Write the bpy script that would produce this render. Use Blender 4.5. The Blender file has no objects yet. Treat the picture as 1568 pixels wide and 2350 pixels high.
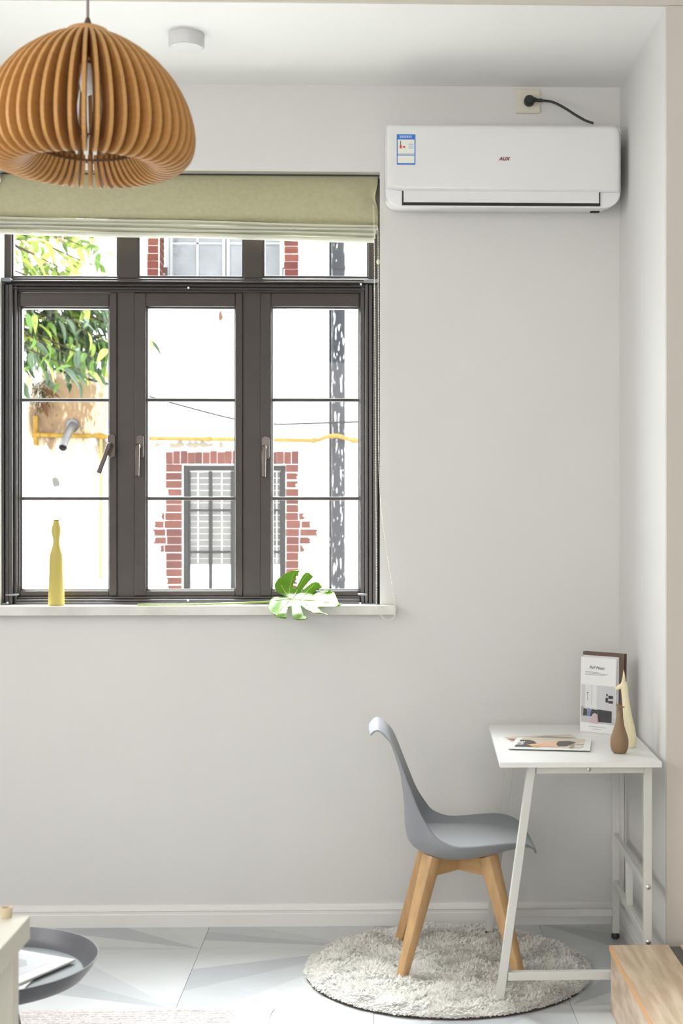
import bpy, bmesh, math, random
import numpy as np
from mathutils import Vector, Matrix, noise
PI = math.pi
random.seed(7)
SC = bpy.context.scene
COL = SC.collection

# ---------------------------------------------------------------- camera
YAW = math.radians(1.5); FPX = 3250.0; PPX = 955.0; HOR = 1190.0; EYE = 1.483
Fv = Vector((math.sin(YAW), math.cos(YAW), 0)); Rv = Vector((math.cos(YAW), -math.sin(YAW), 0)); Uv = Vector((0, 0, 1))
cam = bpy.data.cameras.new('camera'); camo = bpy.data.objects.new('camera', cam); COL.objects.link(camo)
camo.location = (0, 0, EYE); camo.rotation_euler = (PI/2, 0, -YAW)
cam.sensor_fit = 'HORIZONTAL'; cam.sensor_width = 36; cam.lens = 36*FPX/1568
cam.shift_x = (784-PPX)/1568; cam.shift_y = (HOR-1175)/1568
cam.clip_start = .05; cam.clip_end = 200
cam.dof.use_dof = True; cam.dof.focus_distance = 4.9; cam.dof.aperture_fstop = cam.lens/9.5
SC.camera = camo

# ---------------------------------------------------------------- light
world = bpy.data.worlds.new('sky'); SC.world = world; world.use_nodes = True
bg = world.node_tree.nodes['Background']; bg.inputs[0].default_value = (.92, .96, 1, 1); bg.inputs[1].default_value = 17
sun = bpy.data.lights.new('sun', 'SUN'); suno = bpy.data.objects.new('sun', sun); COL.objects.link(suno)
sun.energy = 1.5; sun.angle = math.radians(3); sun.color = (1, .96, .9)
suno.rotation_euler = Vector((.35, 1, -1.35)).to_track_quat('-Z', 'Y').to_euler()
# added wide sun lamp stands in for bright sky, brightening sill, floor and rug
skyf = bpy.data.lights.new('sky_fill', 'SUN'); skyfo = bpy.data.objects.new('sky_fill', skyf); COL.objects.link(skyfo)
skyf.energy = 26.0; skyf.angle = math.radians(34); skyf.color = (.93, .97, 1)
skyfo.rotation_euler = Vector((.45, -1, -1.75)).to_track_quat('-Z', 'Y').to_euler()
def area(name, loc, aim, sx, sy, e, col=(1, 1, 1)):
    l = bpy.data.lights.new(name, 'AREA'); l.shape = 'RECTANGLE'; l.size = sx; l.size_y = sy; l.energy = e; l.color = col
    o = bpy.data.objects.new(name, l); COL.objects.link(o); o.location = loc
    o.rotation_euler = (Vector(aim)-Vector(loc)).to_track_quat('-Z', 'Y').to_euler(); return o
# fill lamps added inside the closed front room; no window is built there
area('left_fill', (-2.96, 2.9, 2.2), (.1, 4.0, 0), 2.6, 1.2, 74, (1, .985, .96))
area('rear_fill', (-.6, -1.4, 1.7), (-.6, 3, 1.7), 3.0, 2.2, 80, (1, .98, .95))
SC.view_settings.view_transform = 'Standard'; SC.view_settings.look = 'None'
SC.view_settings.gamma = 1; SC.view_settings.use_curve_mapping = False; SC.view_settings.exposure = 0

# ---------------------------------------------------------------- helpers
def at(px, py, Y):                                  # photo pixel -> point on the upright plane Y
    d = Fv + Rv*((px-PPX)/FPX) + Uv*((HOR-py)/FPX)
    return Vector((0, 0, EYE)) + d*(Y/d.y)
def atz(px, py, z):                                 # photo pixel -> point at height z
    d = Fv + Rv*((px-PPX)/FPX) + Uv*((HOR-py)/FPX)
    return Vector((0, 0, EYE)) + d*((z-EYE)/d.z)
MATS = {}
def mat(name, col, rough=.5, metal=0, bump=0, bscale=40, var=0, vscale=6, spec=.5, trans=0, coat=0, stretch=None, col2=None):
    if name in MATS: return MATS[name]
    m = bpy.data.materials.new(name); m.use_nodes = True; nt = m.node_tree; b = nt.nodes['Principled BSDF']
    b.inputs['Base Color'].default_value = (*col, 1); b.inputs['Roughness'].default_value = rough
    b.inputs['Metallic'].default_value = metal; b.inputs['Specular IOR Level'].default_value = spec
    b.inputs['Coat Weight'].default_value = coat
    N = nt.nodes; L = nt.links
    if bump or var or col2:
        tc = N.new('ShaderNodeTexCoord'); mp = N.new('ShaderNodeMapping'); L.new(tc.outputs['Object'], mp.inputs[0])
        if stretch: mp.inputs['Scale'].default_value = stretch
    if var or col2:
        n = N.new('ShaderNodeTexNoise'); n.inputs['Scale'].default_value = vscale; n.inputs['Detail'].default_value = 5
        L.new(mp.outputs[0], n.inputs[0])
        r = N.new('ShaderNodeValToRGB'); c2 = col2 or tuple(max(0, c*(1-var)) for c in col)
        r.color_ramp.elements[0].position = .35; r.color_ramp.elements[1].position = .65
        r.color_ramp.elements[0].color = (*c2, 1); r.color_ramp.elements[1].color = (*col, 1)
        L.new(n.outputs[0], r.inputs[0]); L.new(r.outputs[0], b.inputs['Base Color'])
    if bump:
        n2 = N.new('ShaderNodeTexNoise'); n2.inputs['Scale'].default_value = bscale; n2.inputs['Detail'].default_value = 4
        L.new(mp.outputs[0], n2.inputs[0])
        bp = N.new('ShaderNodeBump'); bp.inputs['Strength'].default_value = bump; bp.inputs['Distance'].default_value = .01
        L.new(n2.outputs[0], bp.inputs['Height']); L.new(bp.outputs[0], b.inputs['Normal'])
    if trans:
        t = N.new('ShaderNodeBsdfTranslucent'); t.inputs[0].default_value = (*[min(1, c*1.25) for c in col], 1)
        mx = N.new('ShaderNodeMixShader'); mx.inputs[0].default_value = trans
        L.new(b.outputs[0], mx.inputs[1]); L.new(t.outputs[0], mx.inputs[2])
        L.new(mx.outputs[0], N['Material Output'].inputs[0])
    MATS[name] = m; return m
def ext(r, g, b, k=.14): return tuple(c*k for c in srgb(r, g, b))
def srgb(r, g, b):
    f = lambda c: (c/255/12.92) if c/255 <= .04045 else ((c/255+.055)/1.055)**2.4
    return (f(r), f(g), f(b))
class MB:
    def __init__(s): s.v = []; s.f = []; s.mi = []
    def add(s, vs, fs, mi=0):
        o = len(s.v); s.v += [tuple(x) for x in vs]; s.f += [tuple(i+o for i in f) for f in fs]; s.mi += [mi]*len(fs); return s
    def box(s, a, b, mi=0):
        x0, y0, z0 = [min(p, q) for p, q in zip(a, b)]; x1, y1, z1 = [max(p, q) for p, q in zip(a, b)]
        return s.add([(x0,y0,z0),(x1,y0,z0),(x1,y1,z0),(x0,y1,z0),(x0,y0,z1),(x1,y0,z1),(x1,y1,z1),(x0,y1,z1)],
            [(0,3,2,1),(4,5,6,7),(0,1,5,4),(1,2,6,5),(2,3,7,6),(3,0,4,7)], mi)
    def bar(s, p, q, w0, h0, w1=None, h1=None, up=(0,1,0), mi=0):
        p = Vector(p); q = Vector(q); w1 = w1 or w0; h1 = h1 or h0
        d = (q-p).normalized(); u = Vector(up); a = d.cross(u).normalized(); u = a.cross(d).normalized()
        vs = []
        for c, w, h in ((p, w0, h0), (q, w1, h1)):
            for i, j in ((-1,-1),(1,-1),(1,1),(-1,1)): vs.append(c + a*i*w/2 + u*j*h/2)
        return s.add(vs, [(3,2,1,0),(4,5,6,7),(0,1,5,4),(1,2,6,5),(2,3,7,6),(3,0,4,7)], mi)
    def tube(s, pts, r, n=10, mi=0, caps=True):
        pts = [Vector(p) for p in pts]; rr = r if isinstance(r, (list, tuple)) else [r]*len(pts); base = None; vs = []; fs = []
        for i, p in enumerate(pts):
            d = (pts[min(i+1, len(pts)-1)] - pts[max(i-1, 0)]).normalized()
            if base is None: base = d.orthogonal().normalized()
            a = (base - d*base.dot(d)).normalized(); base = a; b = d.cross(a)
            for k in range(n): t = 2*PI*k/n; vs.append(p + (a*math.cos(t)+b*math.sin(t))*rr[i])
        for i in range(len(pts)-1):
            for k in range(n): fs.append((i*n+k, i*n+(k+1)%n, (i+1)*n+(k+1)%n, (i+1)*n+k))
        if caps: fs += [tuple(range(n))[::-1], tuple((len(pts)-1)*n+k for k in range(n))]
        return s.add(vs, fs, mi)
    def lathe(s, prof, c=(0,0,0), n=32, mi=0, axis='z'):
        vs = []; fs = []; m = len(prof)
        for r, z in prof:
            for k in range(n):
                t = 2*PI*k/n; x, y = r*math.cos(t), r*math.sin(t)
                vs.append((c[0]+x, c[1]+y, c[2]+z) if axis == 'z' else (c[0]+x, c[1]-z, c[2]+y))
        for i in range(m-1):
            for k in range(n): fs.append((i*n+k, i*n+(k+1)%n, (i+1)*n+(k+1)%n, (i+1)*n+k))
        fs += [tuple(range(n))[::-1], tuple((m-1)*n+k for k in range(n))]
        return s.add(vs, fs, mi)
    def prism(s, poly, ext, mi=0):
        poly = [Vector(p) for p in poly]; e = Vector(ext); n = len(poly)
        return s.add(poly+[p+e for p in poly], [tuple(range(n)), tuple(range(2*n-1, n-1, -1))]+[(i, i+n, (i+1)%n+n, (i+1)%n) for i in range(n)], mi)
    def sphere(s, c, r, n=8, m=6, mi=0, sc=(1,1,1)):
        prof = [(r*math.sin(PI*i/m)+1e-5, -r*math.cos(PI*i/m)) for i in range(m+1)]
        o = len(s.v); s.lathe(prof, (0,0,0), n, mi)
        for i in range(o, len(s.v)): v = s.v[i]; s.v[i] = (c[0]+v[0]*sc[0], c[1]+v[1]*sc[1], c[2]+v[2]*sc[2])
        return s
    def grid(s, fn, nu, nv, mi=0):
        vs = [fn(i/nu, j/nv) for i in range(nu+1) for j in range(nv+1)]
        return s.add(vs, [(i*(nv+1)+j, (i+1)*(nv+1)+j, (i+1)*(nv+1)+j+1, i*(nv+1)+j+1) for i in range(nu) for j in range(nv)], mi)
    def mesh(s, name, mats, smooth=False, bevel=0, angle=None, seg=2):
        me = bpy.data.meshes.new(name); me.from_pydata(s.v, [], s.f)
        for m in (mats if isinstance(mats, (list, tuple)) else [mats]): me.materials.append(m)
        me.polygons.foreach_set('material_index', s.mi)
        bm = bmesh.new(); bm.from_mesh(me); bmesh.ops.recalc_face_normals(bm, faces=bm.faces)
        if bevel:
            es = [e for e in bm.edges if len(e.link_faces) == 2 and e.calc_face_angle(0) > .5]
            bmesh.ops.bevel(bm, geom=es, offset=bevel, segments=seg, profile=.5, affect='EDGES', clamp_overlap=True)
        bm.to_mesh(me); bm.free()
        if smooth or bevel:
            me.polygons.foreach_set('use_smooth', [True]*len(me.polygons))
            me.set_sharp_from_angle(angle=math.radians(angle or (40 if smooth else 22)))
        return me
    def build(s, name, mats, parent=None, **k):
        return put(name, s.mesh(name, mats, **k), parent)
def put(name, me, parent=None, loc=None):
    o = bpy.data.objects.new(name, me); COL.objects.link(o)
    if parent: o.parent = parent
    if loc is not None: o.location = loc
    return o
def thing(name, label, cat, loc, group=None):
    o = bpy.data.objects.new(name, None); COL.objects.link(o); o.location = loc; o.empty_display_size = .05
    o['label'] = label; o['category'] = cat
    if group: o['group'] = group
    return o
def fix_parents():
    # meshes are written in world coordinates: a direct child of an Empty takes the Empty's place off again
    for o in bpy.data.objects:
        if o.parent and not o.parent.parent and not o.get('local'):
            o.matrix_parent_inverse = Matrix.Translation(-Vector(o.parent.location))
def tag(o, label, cat, group=None, kind=None):
    o['label'] = label; o['category'] = cat
    if group: o['group'] = group
    if kind: o['kind'] = kind
    return o
def struct(name, loc=(0,0,0)):
    o = bpy.data.objects.new(name, None); COL.objects.link(o); o.location = loc; o['kind'] = 'structure'; return o
def sset(o): o['kind'] = 'structure'; return o
def text(body, size, parent, m, origin, right, up, shear=0, name='lettering', align='CENTER', spacing=1, bold=0):
    cu = bpy.data.curves.new(name, 'FONT'); cu.body = body; cu.size = size; cu.align_x = align; cu.align_y = 'CENTER'
    cu.shear = shear; cu.space_character = spacing; cu.extrude = .0002; cu.offset = bold; cu.resolution_u = 3
    tmp = bpy.data.objects.new('t', cu); COL.objects.link(tmp); bpy.context.view_layer.update()
    me = bpy.data.meshes.new_from_object(tmp.evaluated_get(bpy.context.evaluated_depsgraph_get()))
    bpy.data.objects.remove(tmp)
    r = Vector(right).normalized(); u = Vector(up).normalized(); n = r.cross(u)
    M = Matrix(((r.x, u.x, n.x, origin[0]), (r.y, u.y, n.y, origin[1]), (r.z, u.z, n.z, origin[2]), (0,0,0,1)))
    me.transform(M); me.materials.clear(); me.materials.append(m); me.name = name
    return put(name, me, parent)
def catmull(P, n):
    P = [Vector(p) for p in P]; out = []
    Q = [P[0]*2-P[1]]+P+[P[-1]*2-P[-2]]
    for i in range(1, len(Q)-2):
        for k in range(n):
            t = k/n; a, b, c, d = Q[i-1:i+3]
            out.append(.5*((2*b)+(c-a)*t+(2*a-5*b+4*c-d)*t*t+(3*b-3*c+d-a)*t**3))
    out.append(P[-1]); return out
def lerp(a, b, t): return a+(b-a)*t

# ---------------------------------------------------------------- materials
M_wall = mat('wall_paint', (.71, .70, .68), .75, bump=.04, bscale=60, var=.02, vscale=2)
M_ceil = mat('ceiling_paint', (.90, .90, .88), .85)
M_base = mat('baseboard_paint', (.78, .77, .74), .4, bump=.03, bscale=20)
M_frame = mat('dark_aluminium', srgb(62, 53, 48), .42, bump=.02, bscale=90, var=.12, vscale=14)
M_frame2 = mat('dark_track', srgb(74, 70, 70), .3, metal=.15)
M_gasket = mat('gasket', (.02, .02, .022), .5)
M_grey = mat('grey_cap', srgb(130, 133, 138), .4)
M_white = mat('white_plastic', (.80, .80, .80), .35)
M_wmetal = mat('white_powder_coat', (.64, .64, .60), .38)
M_black = mat('black_plastic', (.018, .018, .018), .45)
M_dark = mat('dark_gap', (.03, .025, .025), .8)
M_steel = mat('steel', (.6, .6, .58), .3, metal=1)
def glass_mat():
    m = bpy.data.materials.new('window_glass'); m.use_nodes = True; nt = m.node_tree; N = nt.nodes; L = nt.links; N.clear()
    t = N.new('ShaderNodeBsdfTransparent'); t.inputs[0].default_value = (.97, .98, .975, 1)
    g = N.new('ShaderNodeBsdfGlossy'); g.inputs['Roughness'].default_value = .02
    fr = N.new('ShaderNodeFresnel'); fr.inputs[0].default_value = 1.5
    mx = N.new('ShaderNodeMixShader'); o = N.new('ShaderNodeOutputMaterial')
    ge = N.new('ShaderNodeNewGeometry'); sb_ = N.new('ShaderNodeMath'); sb_.operation = 'SUBTRACT'; sb_.inputs[0].default_value = 1
    mu = N.new('ShaderNodeMath'); mu.operation = 'MULTIPLY'; L.new(ge.outputs['Backfacing'], sb_.inputs[1]); L.new(fr.outputs[0], mu.inputs[0]); L.new(sb_.outputs[0], mu.inputs[1])
    L.new(mu.outputs[0], mx.inputs[0]); L.new(t.outputs[0], mx.inputs[1]); L.new(g.outputs[0], mx.inputs[2]); L.new(mx.outputs[0], o.inputs[0]); return m
M_glass = glass_mat()

# ================================================================ SETTING
YW = 5.175; XR = .884; ZC = 3.064; YH = 4.353            # back wall, right wall, alcove ceiling, front end of the alcove
OL, OT = at(-6, 388, YW).x, at(0, 389, YW).z; OR_, OB = at(872, 0, YW).x, at(0, 1412, YW).z
w = MB(); Y2 = YW+.24
w.box((-3, YW, -.02), (OL, Y2, 3.4)).box((OR_, YW, -.02), (XR+.2, Y2, 3.4)).box((OL, YW, OT), (OR_, Y2, 3.4)).box((OL, YW, -.02), (OR_, Y2, OB))
sset(w.build('wall_back', M_wall))
sset(MB().box((XR, YH, 0), (2.5, YW, 3.4)).build('wall_right', M_wall, bevel=.004))
sset(MB().box((-3, YH, ZC), (XR, YW, 3.4)).build('ceiling', M_ceil))
ce = sset(MB().box((-3.1, -1.6, 3.4), (2.6, YW+.24, 3.5)).build('ceiling_front_room', M_ceil)); ce.name = 'ceiling.001'
lw = MB(); lw.box((-3.1, -1.6, 0), (-3, Y2, 3.4))
sset(lw.build('wall_left', M_wall))
sset(MB().box((2.5, -1.6, 0), (2.6, YH, 3.4)).build('wall_right_front_room', M_wall)).name = 'wall_right.001'
sset(MB().box((-3.1, -1.7, 0), (2.6, -1.6, 3.4)).build('wall_front', M_wall))

# floor: slab with 60 cm tiles, each a piece with its fan of grey wedges
tone = [mat('tile_pale', srgb(202, 204, 204), .38, bump=.015, bscale=30, var=.05, vscale=9),
        mat('tile_mid', srgb(190, 193, 195), .38, bump=.015, bscale=30, var=.05, vscale=9),
        mat('tile_dark', srgb(176, 179, 182), .38, bump=.015, bscale=30, var=.05, vscale=9),
        mat('tile_soft', srgb(197, 199, 200), .38, bump=.015, bscale=30, var=.05, vscale=9)]
floor = sset(MB().box((-3.1, -1.6, -.06), (2.6, Y2, -.008)).build('floor', mat('grout', srgb(110, 110, 108), .8)))
def fan_tile(var, dy=1.0):
    # wedge fan from a corner of the unit square
    ang = [[0, 20, 36, 52, 90], [0, 12, 40, 62, 75, 90], [0, 30, 48, 70, 90]][var]
    ton = [[0, 2, 1, 0], [1, 0, 2, 3, 0], [0, 1, 2, 3]][var]
    b = MB(); S = .6; g = .0007; T = .008
    def hit(a):
        c, s_ = math.cos(math.radians(a)), math.sin(math.radians(a))
        k = min(1/c if c > 1e-6 else 9, 1/s_ if s_ > 1e-6 else 9); return (c*k, s_*k)
    for i, t in enumerate(ton):
        a0, a1 = ang[i], ang[i+1]; P = [(0, 0), hit(a0)]
        if a0 < 45 < a1: P.append((1, 1))
        P.append(hit(a1))
        P = [(g+(S-2*g)*x, g+(S*dy-2*g)*y, 0) for x, y in P]
        b.add(P, [tuple(range(len(P)))], t)
    x1, y1 = S-g, S*dy-g
    b.add([(g,g,0),(x1,g,0),(x1,y1,0),(g,y1,0),(g,g,-T),(x1,g,-T),(x1,y1,-T),(g,y1,-T)], [(0,1,5,4),(1,2,6,5),(2,3,7,6),(3,0,4,7)], 0)
    return b
def tile_variants(dy):
    out = []
    for v in range(3):
        for fx in (0, 1):
            for fy in (0, 1):
                b = fan_tile(v, dy)
                b.v = [(.6-x if fx else x, .6*dy-y if fy else y, z) for x, y, z in b.v]
                me = bpy.data.meshes.new('tile'); me.from_pydata(b.v, [], b.f)
                for m in tone: me.materials.append(m)
                me.polygons.foreach_set('material_index', b.mi)
                bm = bmesh.new(); bm.from_mesh(me)
                for f in bm.faces:
                    f.normal_update()
                    if abs(f.normal.z) > .5 and f.normal.z < 0: f.normal_flip()
                bm.to_mesh(me); bm.free()
                out.append(me)
    return out
full = tile_variants(1.0); DYC = (YW-4.898)/.6; cut = tile_variants(DYC)
rt = random.Random(3)
for i in range(-4, 6):
    for j in range(-10, 1):
        x0 = -.615+.6*i; y0 = 4.898+.6*j if j < 1 else 0
        if x0 < -3.05 or x0 > 2.4 or y0 < -1.6: continue
        if j == 0 and x0+.6 > XR+.6: continue
        me = (cut if j == 0 else full)[rt.randrange(12)]
        if (i, j) == (0, -1): me = full[3]
        if (i, j) == (-1, -1): me = full[2]
        o = put('tile', me, floor, (x0, y0, 0))

M_shade = mat('shaded_wall_paint', srgb(208, 202, 193), .8, bump=.04, bscale=60)  # thin facing panels added; the unlit faces' shade is put into their colour
sset(MB().box((-3, YH-.012, ZC+.0005), (2.49, YH-.0005, 3.398)).build('header_shade', M_shade))
sset(MB().box((XR+.0015, YH-.012, .0), (2.49, YH-.0005, ZC)).build('partition_shade', M_shade, bevel=.002))
# baseboards (moulded profile)
def base_profile(b, p, q, nrm):
    prof = [(0, 0), (.016, 0), (.016, .044), (.013, .048), (.013, .056), (.016, .059), (.014, .066), (.009, .071), (.007, .079), (0, .08)]
    vs = [Vector((p[0]+nrm[0]*d, p[1]+nrm[1]*d, z)) for d, z in prof]; e = Vector((q[0]-p[0], q[1]-p[1], 0)); b.prism(vs, e)
b = MB(); base_profile(b, (-3, YW), (XR-.016, YW), (0, -1)); sset(b.build('baseboard_back', M_base))
b = MB(); base_profile(b, (XR, YH), (XR, YW-.0), (-1, 0)); sset(b.build('baseboard_right', M_base))
sset(MB().box((XR-.008, YW-.10, .082), (XR-.0005, YW-.001, .70)).build('trim_1', M_base, bevel=.002))

# ---------------------------------------------------------------- window sill
sb = MB(); sx = at(907, 0, 5.14).x; szt = at(0, 1391.5, 5.13).z; szb = at(0, 1413, 5.13).z
sb.box((-1.75, 5.128, szb), (sx, YW-.0005, szt)).box((OL+.001, YW-.001, OB+.001), (OR_-.001, YW+.2, szt))
M_marble = mat('sill_marble', srgb(226, 224, 219), .25, var=.06, vscale=5, col2=srgb(205, 202, 196))
o = sset(sb.build('window_sill', M_marble, bevel=.002)); o.name = 'trim_2'

# ---------------------------------------------------------------- window
YF = YW+.09
def W(px, py): return at(px, py, YF)
def wbox(b, x0, y0, x1, y1, ya=0, yb=.05, mi=0):
    p = W(x0, y0); q = W(x1, y1); return b.box((p.x, YF+ya, p.z), (q.x, YF+yb, q.z), mi)
win = struct('window_1', (0, YF, szt))
b = MB()
wbox(b, -9, 386, 24, 1391, .012, .07); wbox(b, 846, 386, 874, 1391, .012, .07)
wbox(b, 24, 386, 846, 425, .012, .07); wbox(b, 24, 637, 846, 673, .004, .07); wbox(b, 24, 1366, 846, 1391, .012, .07); wbox(b, 20, 655, 42, 1391, .0125, .07); wbox(b, 827, 655, 848, 1391, .0125, .07)
b.build('frame', M_frame, win, bevel=.003)
for x0, x1 in ((269, 315), (558, 603)):
    b = MB(); wbox(b, x0, 425, x1, 637, .016, .07); b.build('mullion', M_frame, win, bevel=.003)
for x0, x1 in ((267, 309), (556, 599)):
    b = MB(); wbox(b, x0, 668, x1, 1372, .008, .07); b.build('mullion', M_frame, win, bevel=.003)
for x0, x1 in ((24, 269), (315, 558), (603, 846)):
    b = MB(); wbox(b, x0, 425, x1, 637, .045, .049); b.build('pane', M_glass, win)
    b = MB(); wbox(b, x0, 630.5, x1, 637, .02, .045); wbox(b, x0, 425, x0+4, 631, .02, .045); wbox(b, x1-4, 425, x1, 631, .02, .045)
    b.build('glazing_bead', M_frame2, win, bevel=.002)
sash = ((40, 268, 45.5, 250), (308, 557, 335, 540), (598, 829, 622.5, 825))
for si, (xo0, xo1, xi0, xi1) in enumerate(sash):
    b = MB()
    wbox(b, xo0, 672, xi0, 1368, .0, .05); wbox(b, xi1, 672, xo1, 1368, .0, .05)
    wbox(b, xi0, 672, xi1, 704, .0, .05); wbox(b, xi0, 1356, xi1, 1368, .0, .05)
    s = b.build('sash', M_frame, win, bevel=.003)
    b = MB()
    for a in ((xi0, 704, xi1, 708), (xi0, 1352.5, xi1, 1356), (xi0, 708, xi0+3.5, 1352.5), (xi1-3, 708, xi1, 1352.5)): wbox(b, *a, .012, .04)
    b.build('glazing_bead', M_frame2, s, bevel=.0015)
    for y in (917, 1144):
        b = MB(); dy = -1.5 if si == 0 else 0
        wbox(b, xi0+3, y-3.8, xi1-3, y+3.8, .018, .034); b.build('muntin', M_frame, s, bevel=.002)
    b = MB(); wbox(b, xi0, 708, xi1, 1356, .024, .028); b.build('pane', M_glass, s)
# insect-screen tracks around the lower lights, in front of the sashes
for cols in (((-2, 14, -.030), (15, 24, -.022), (25, 33, -.03), (34, 41, -.012)), ((868, 856, -.030), (855, 846, -.022), (845, 838, -.03), (837, 828, -.012))):
    b = MB()
    for x0, x1, ya in cols: wbox(b, x0, 655, x1, 1388, ya, -.001)
    b.build('screen_track', M_frame2, win, bevel=.0025)
b = MB(); wbox(b, 26, 646, 845, 653, -.03, .003); wbox(b, 26, 654.5, 845, 661, -.02, .003); wbox(b, 26, 662, 845, 668, -.026, .003); b.build('screen_rail', M_frame2, win, bevel=.0025)
b = MB(); wbox(b, 42, 1369.5, 827, 1373, -.012, -.0005); wbox(b, 42, 1374.5, 827, 1379, -.028, -.0005); wbox(b, 42, 1380.5, 827, 1388, -.036, -.0005); b.build('screen_rail', M_frame2, win, bevel=.0025)
for x0, x1, y0, y1 in ((-4, 30, 641, 650), (836, 868, 644, 653), (18, 45, 1362, 1366), (822, 843, 1361, 1365), (-3, 22, 1382, 1388.5), (834, 866, 1383, 1389)):
    b = MB(); wbox(b, x0, y0, x1, y1, -.038, -.001); b.build('corner_cap', M_grey, win, bevel=.002)
for x, y in ((436, 664.5), (829, 657), (435, 1376), (828, 1383.5), (24, 1382)):
    b = MB(); p = W(x, y); b.sphere((p.x, YF-.041, p.z), .0042, 10, 8); b.build('stopper', M_white, win, smooth=True)
M_handle = mat('handle_bronze', srgb(88, 79, 75), .25, metal=.6)
for (hx, hy, lx, ly) in ((257, 1023, 232, 1087), (322, 1025, 319, 1094), (610, 1028, 607, 1096)):
    c = W(hx, hy); b = MB(); P = []
    for k in range(24):
        t = 2*PI*k/24; P.append((c.x+.0145*math.cos(t), YF-.009, c.z+(.030 if math.sin(t) > 0 else -.030)+.0145*math.sin(t)))
    b.prism(P, (0, .009, 0)); h = b.build('handle', M_handle, win, bevel=.002)
    e = W(lx, ly); t0 = Vector((c.x-.003, YF-.040, c.z)); t1 = Vector((e.x, YF-.046, e.z))
    d = (t1-t0).normalized()
    b = MB(); b.tube([(c.x-.003, YF-.009, c.z), (c.x-.003, YF-.040, c.z)], .0095, 16)
    b.bar(t0-d*.006, t1, .015, .012, .017, .009)
    b.build('lever', M_handle, h, bevel=.003)

# ================================================================ OUTSIDE
YE = 11.0
def X(px, py=HOR): return at(px, py, YE).x
def Z(py): return at(PPX, py, YE).z
def facade_mat():
    m = mat('old_white_plaster', (.86, .855, .84), .9, bump=.25, bscale=7, var=.01, vscale=3)
    nt = m.node_tree; N = nt.nodes; L = nt.links; b = N['Principled BSDF']
    base = b.inputs['Base Color'].links[0].from_socket; tc = [n for n in N if n.type == 'TEX_COORD'][0]
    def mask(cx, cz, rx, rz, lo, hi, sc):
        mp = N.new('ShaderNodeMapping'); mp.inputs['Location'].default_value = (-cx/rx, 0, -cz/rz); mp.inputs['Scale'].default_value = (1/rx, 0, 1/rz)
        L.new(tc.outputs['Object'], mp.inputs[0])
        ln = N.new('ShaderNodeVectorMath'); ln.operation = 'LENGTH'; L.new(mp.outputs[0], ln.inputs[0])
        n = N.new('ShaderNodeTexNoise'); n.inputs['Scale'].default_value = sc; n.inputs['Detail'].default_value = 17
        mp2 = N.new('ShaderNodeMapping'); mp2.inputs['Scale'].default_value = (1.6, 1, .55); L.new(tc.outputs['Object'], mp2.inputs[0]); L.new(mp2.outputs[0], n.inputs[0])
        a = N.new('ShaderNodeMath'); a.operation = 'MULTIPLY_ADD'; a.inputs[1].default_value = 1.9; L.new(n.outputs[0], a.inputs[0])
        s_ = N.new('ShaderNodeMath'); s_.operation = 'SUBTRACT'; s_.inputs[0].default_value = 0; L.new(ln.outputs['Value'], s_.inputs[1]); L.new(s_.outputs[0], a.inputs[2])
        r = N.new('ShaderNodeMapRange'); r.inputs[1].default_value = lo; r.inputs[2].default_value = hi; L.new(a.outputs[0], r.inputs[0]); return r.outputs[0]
    cur = base
    for (px, py, rx, rz, lo, hi, sc, c) in ((165, 945, .52, .48, .1, .3, 8, ext(222, 200, 170, 0.25)), (112, 955, .17, .30, .0, .3, 9, ext(165, 135, 105, 0.20)), (160, 900, .30, .16, .1, .35, 14, ext(190, 160, 125, .2)),
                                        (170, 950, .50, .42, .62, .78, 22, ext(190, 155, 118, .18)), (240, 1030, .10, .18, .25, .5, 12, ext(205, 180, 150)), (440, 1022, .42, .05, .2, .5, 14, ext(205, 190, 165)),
                                        (128, 1105, .045, .06, .2, .3, 16, ext(165, 160, 152)), (508, 725, .05, .09, .52, .58, 22, ext(165, 120, 100))):
        mx = N.new('ShaderNodeMix'); mx.data_type = 'RGBA'; mx.inputs[7].default_value = (*c, 1)
        L.new(cur, mx.inputs[6]); L.new(mask(X(px), Z(py), rx, rz, lo, hi, sc), mx.inputs[0]); cur = mx.outputs[2]
    L.new(cur, b.inputs['Base Color']); return m
M_fac = facade_mat()
uw = (X(365), X(652), Z(690), Z(400)); lw_ = (X(419), X(656), Z(1400), Z(1067))
D2 = YE+.4; ZT = 4.7
fo = MB()
xs = sorted({-7, lw_[0], lw_[1], uw[0], uw[1], 7}); zs = [0, lw_[2], lw_[3], uw[2], uw[3], ZT]
for i in range(len(xs)-1):
    for j in range(len(zs)-1):
        cx = (xs[i]+xs[i+1])/2; cz = (zs[j]+zs[j+1])/2
        if lw_[0] < cx < lw_[1] and lw_[2] < cz < lw_[3]: continue
        if uw[0] < cx < uw[1] and uw[2] < cz < uw[3]: continue
        fo.box((xs[i], YE, zs[j]), (xs[i+1], D2, zs[j+1]))
facade = sset(fo.build('wall_opposite', M_fac))
sset(MB().box((-7, Y2+.001, -.08), (7, YE, -.02)).build('ground', mat('alley_paving', srgb(200, 198, 192), .85, bump=.2, bscale=12, var=.15)))
M_br = [mat('red_brick_a', ext(176, 98, 82, .095), .85, bump=.4, bscale=30, var=.2, vscale=12), mat('red_brick_b', ext(186, 110, 92, .095), .85, bump=.4, bscale=30, var=.2, vscale=12),
        mat('red_brick_c', ext(158, 86, 76, .095), .85, bump=.4, bscale=30, var=.25, vscale=12)]
rb = random.Random(5)
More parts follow.
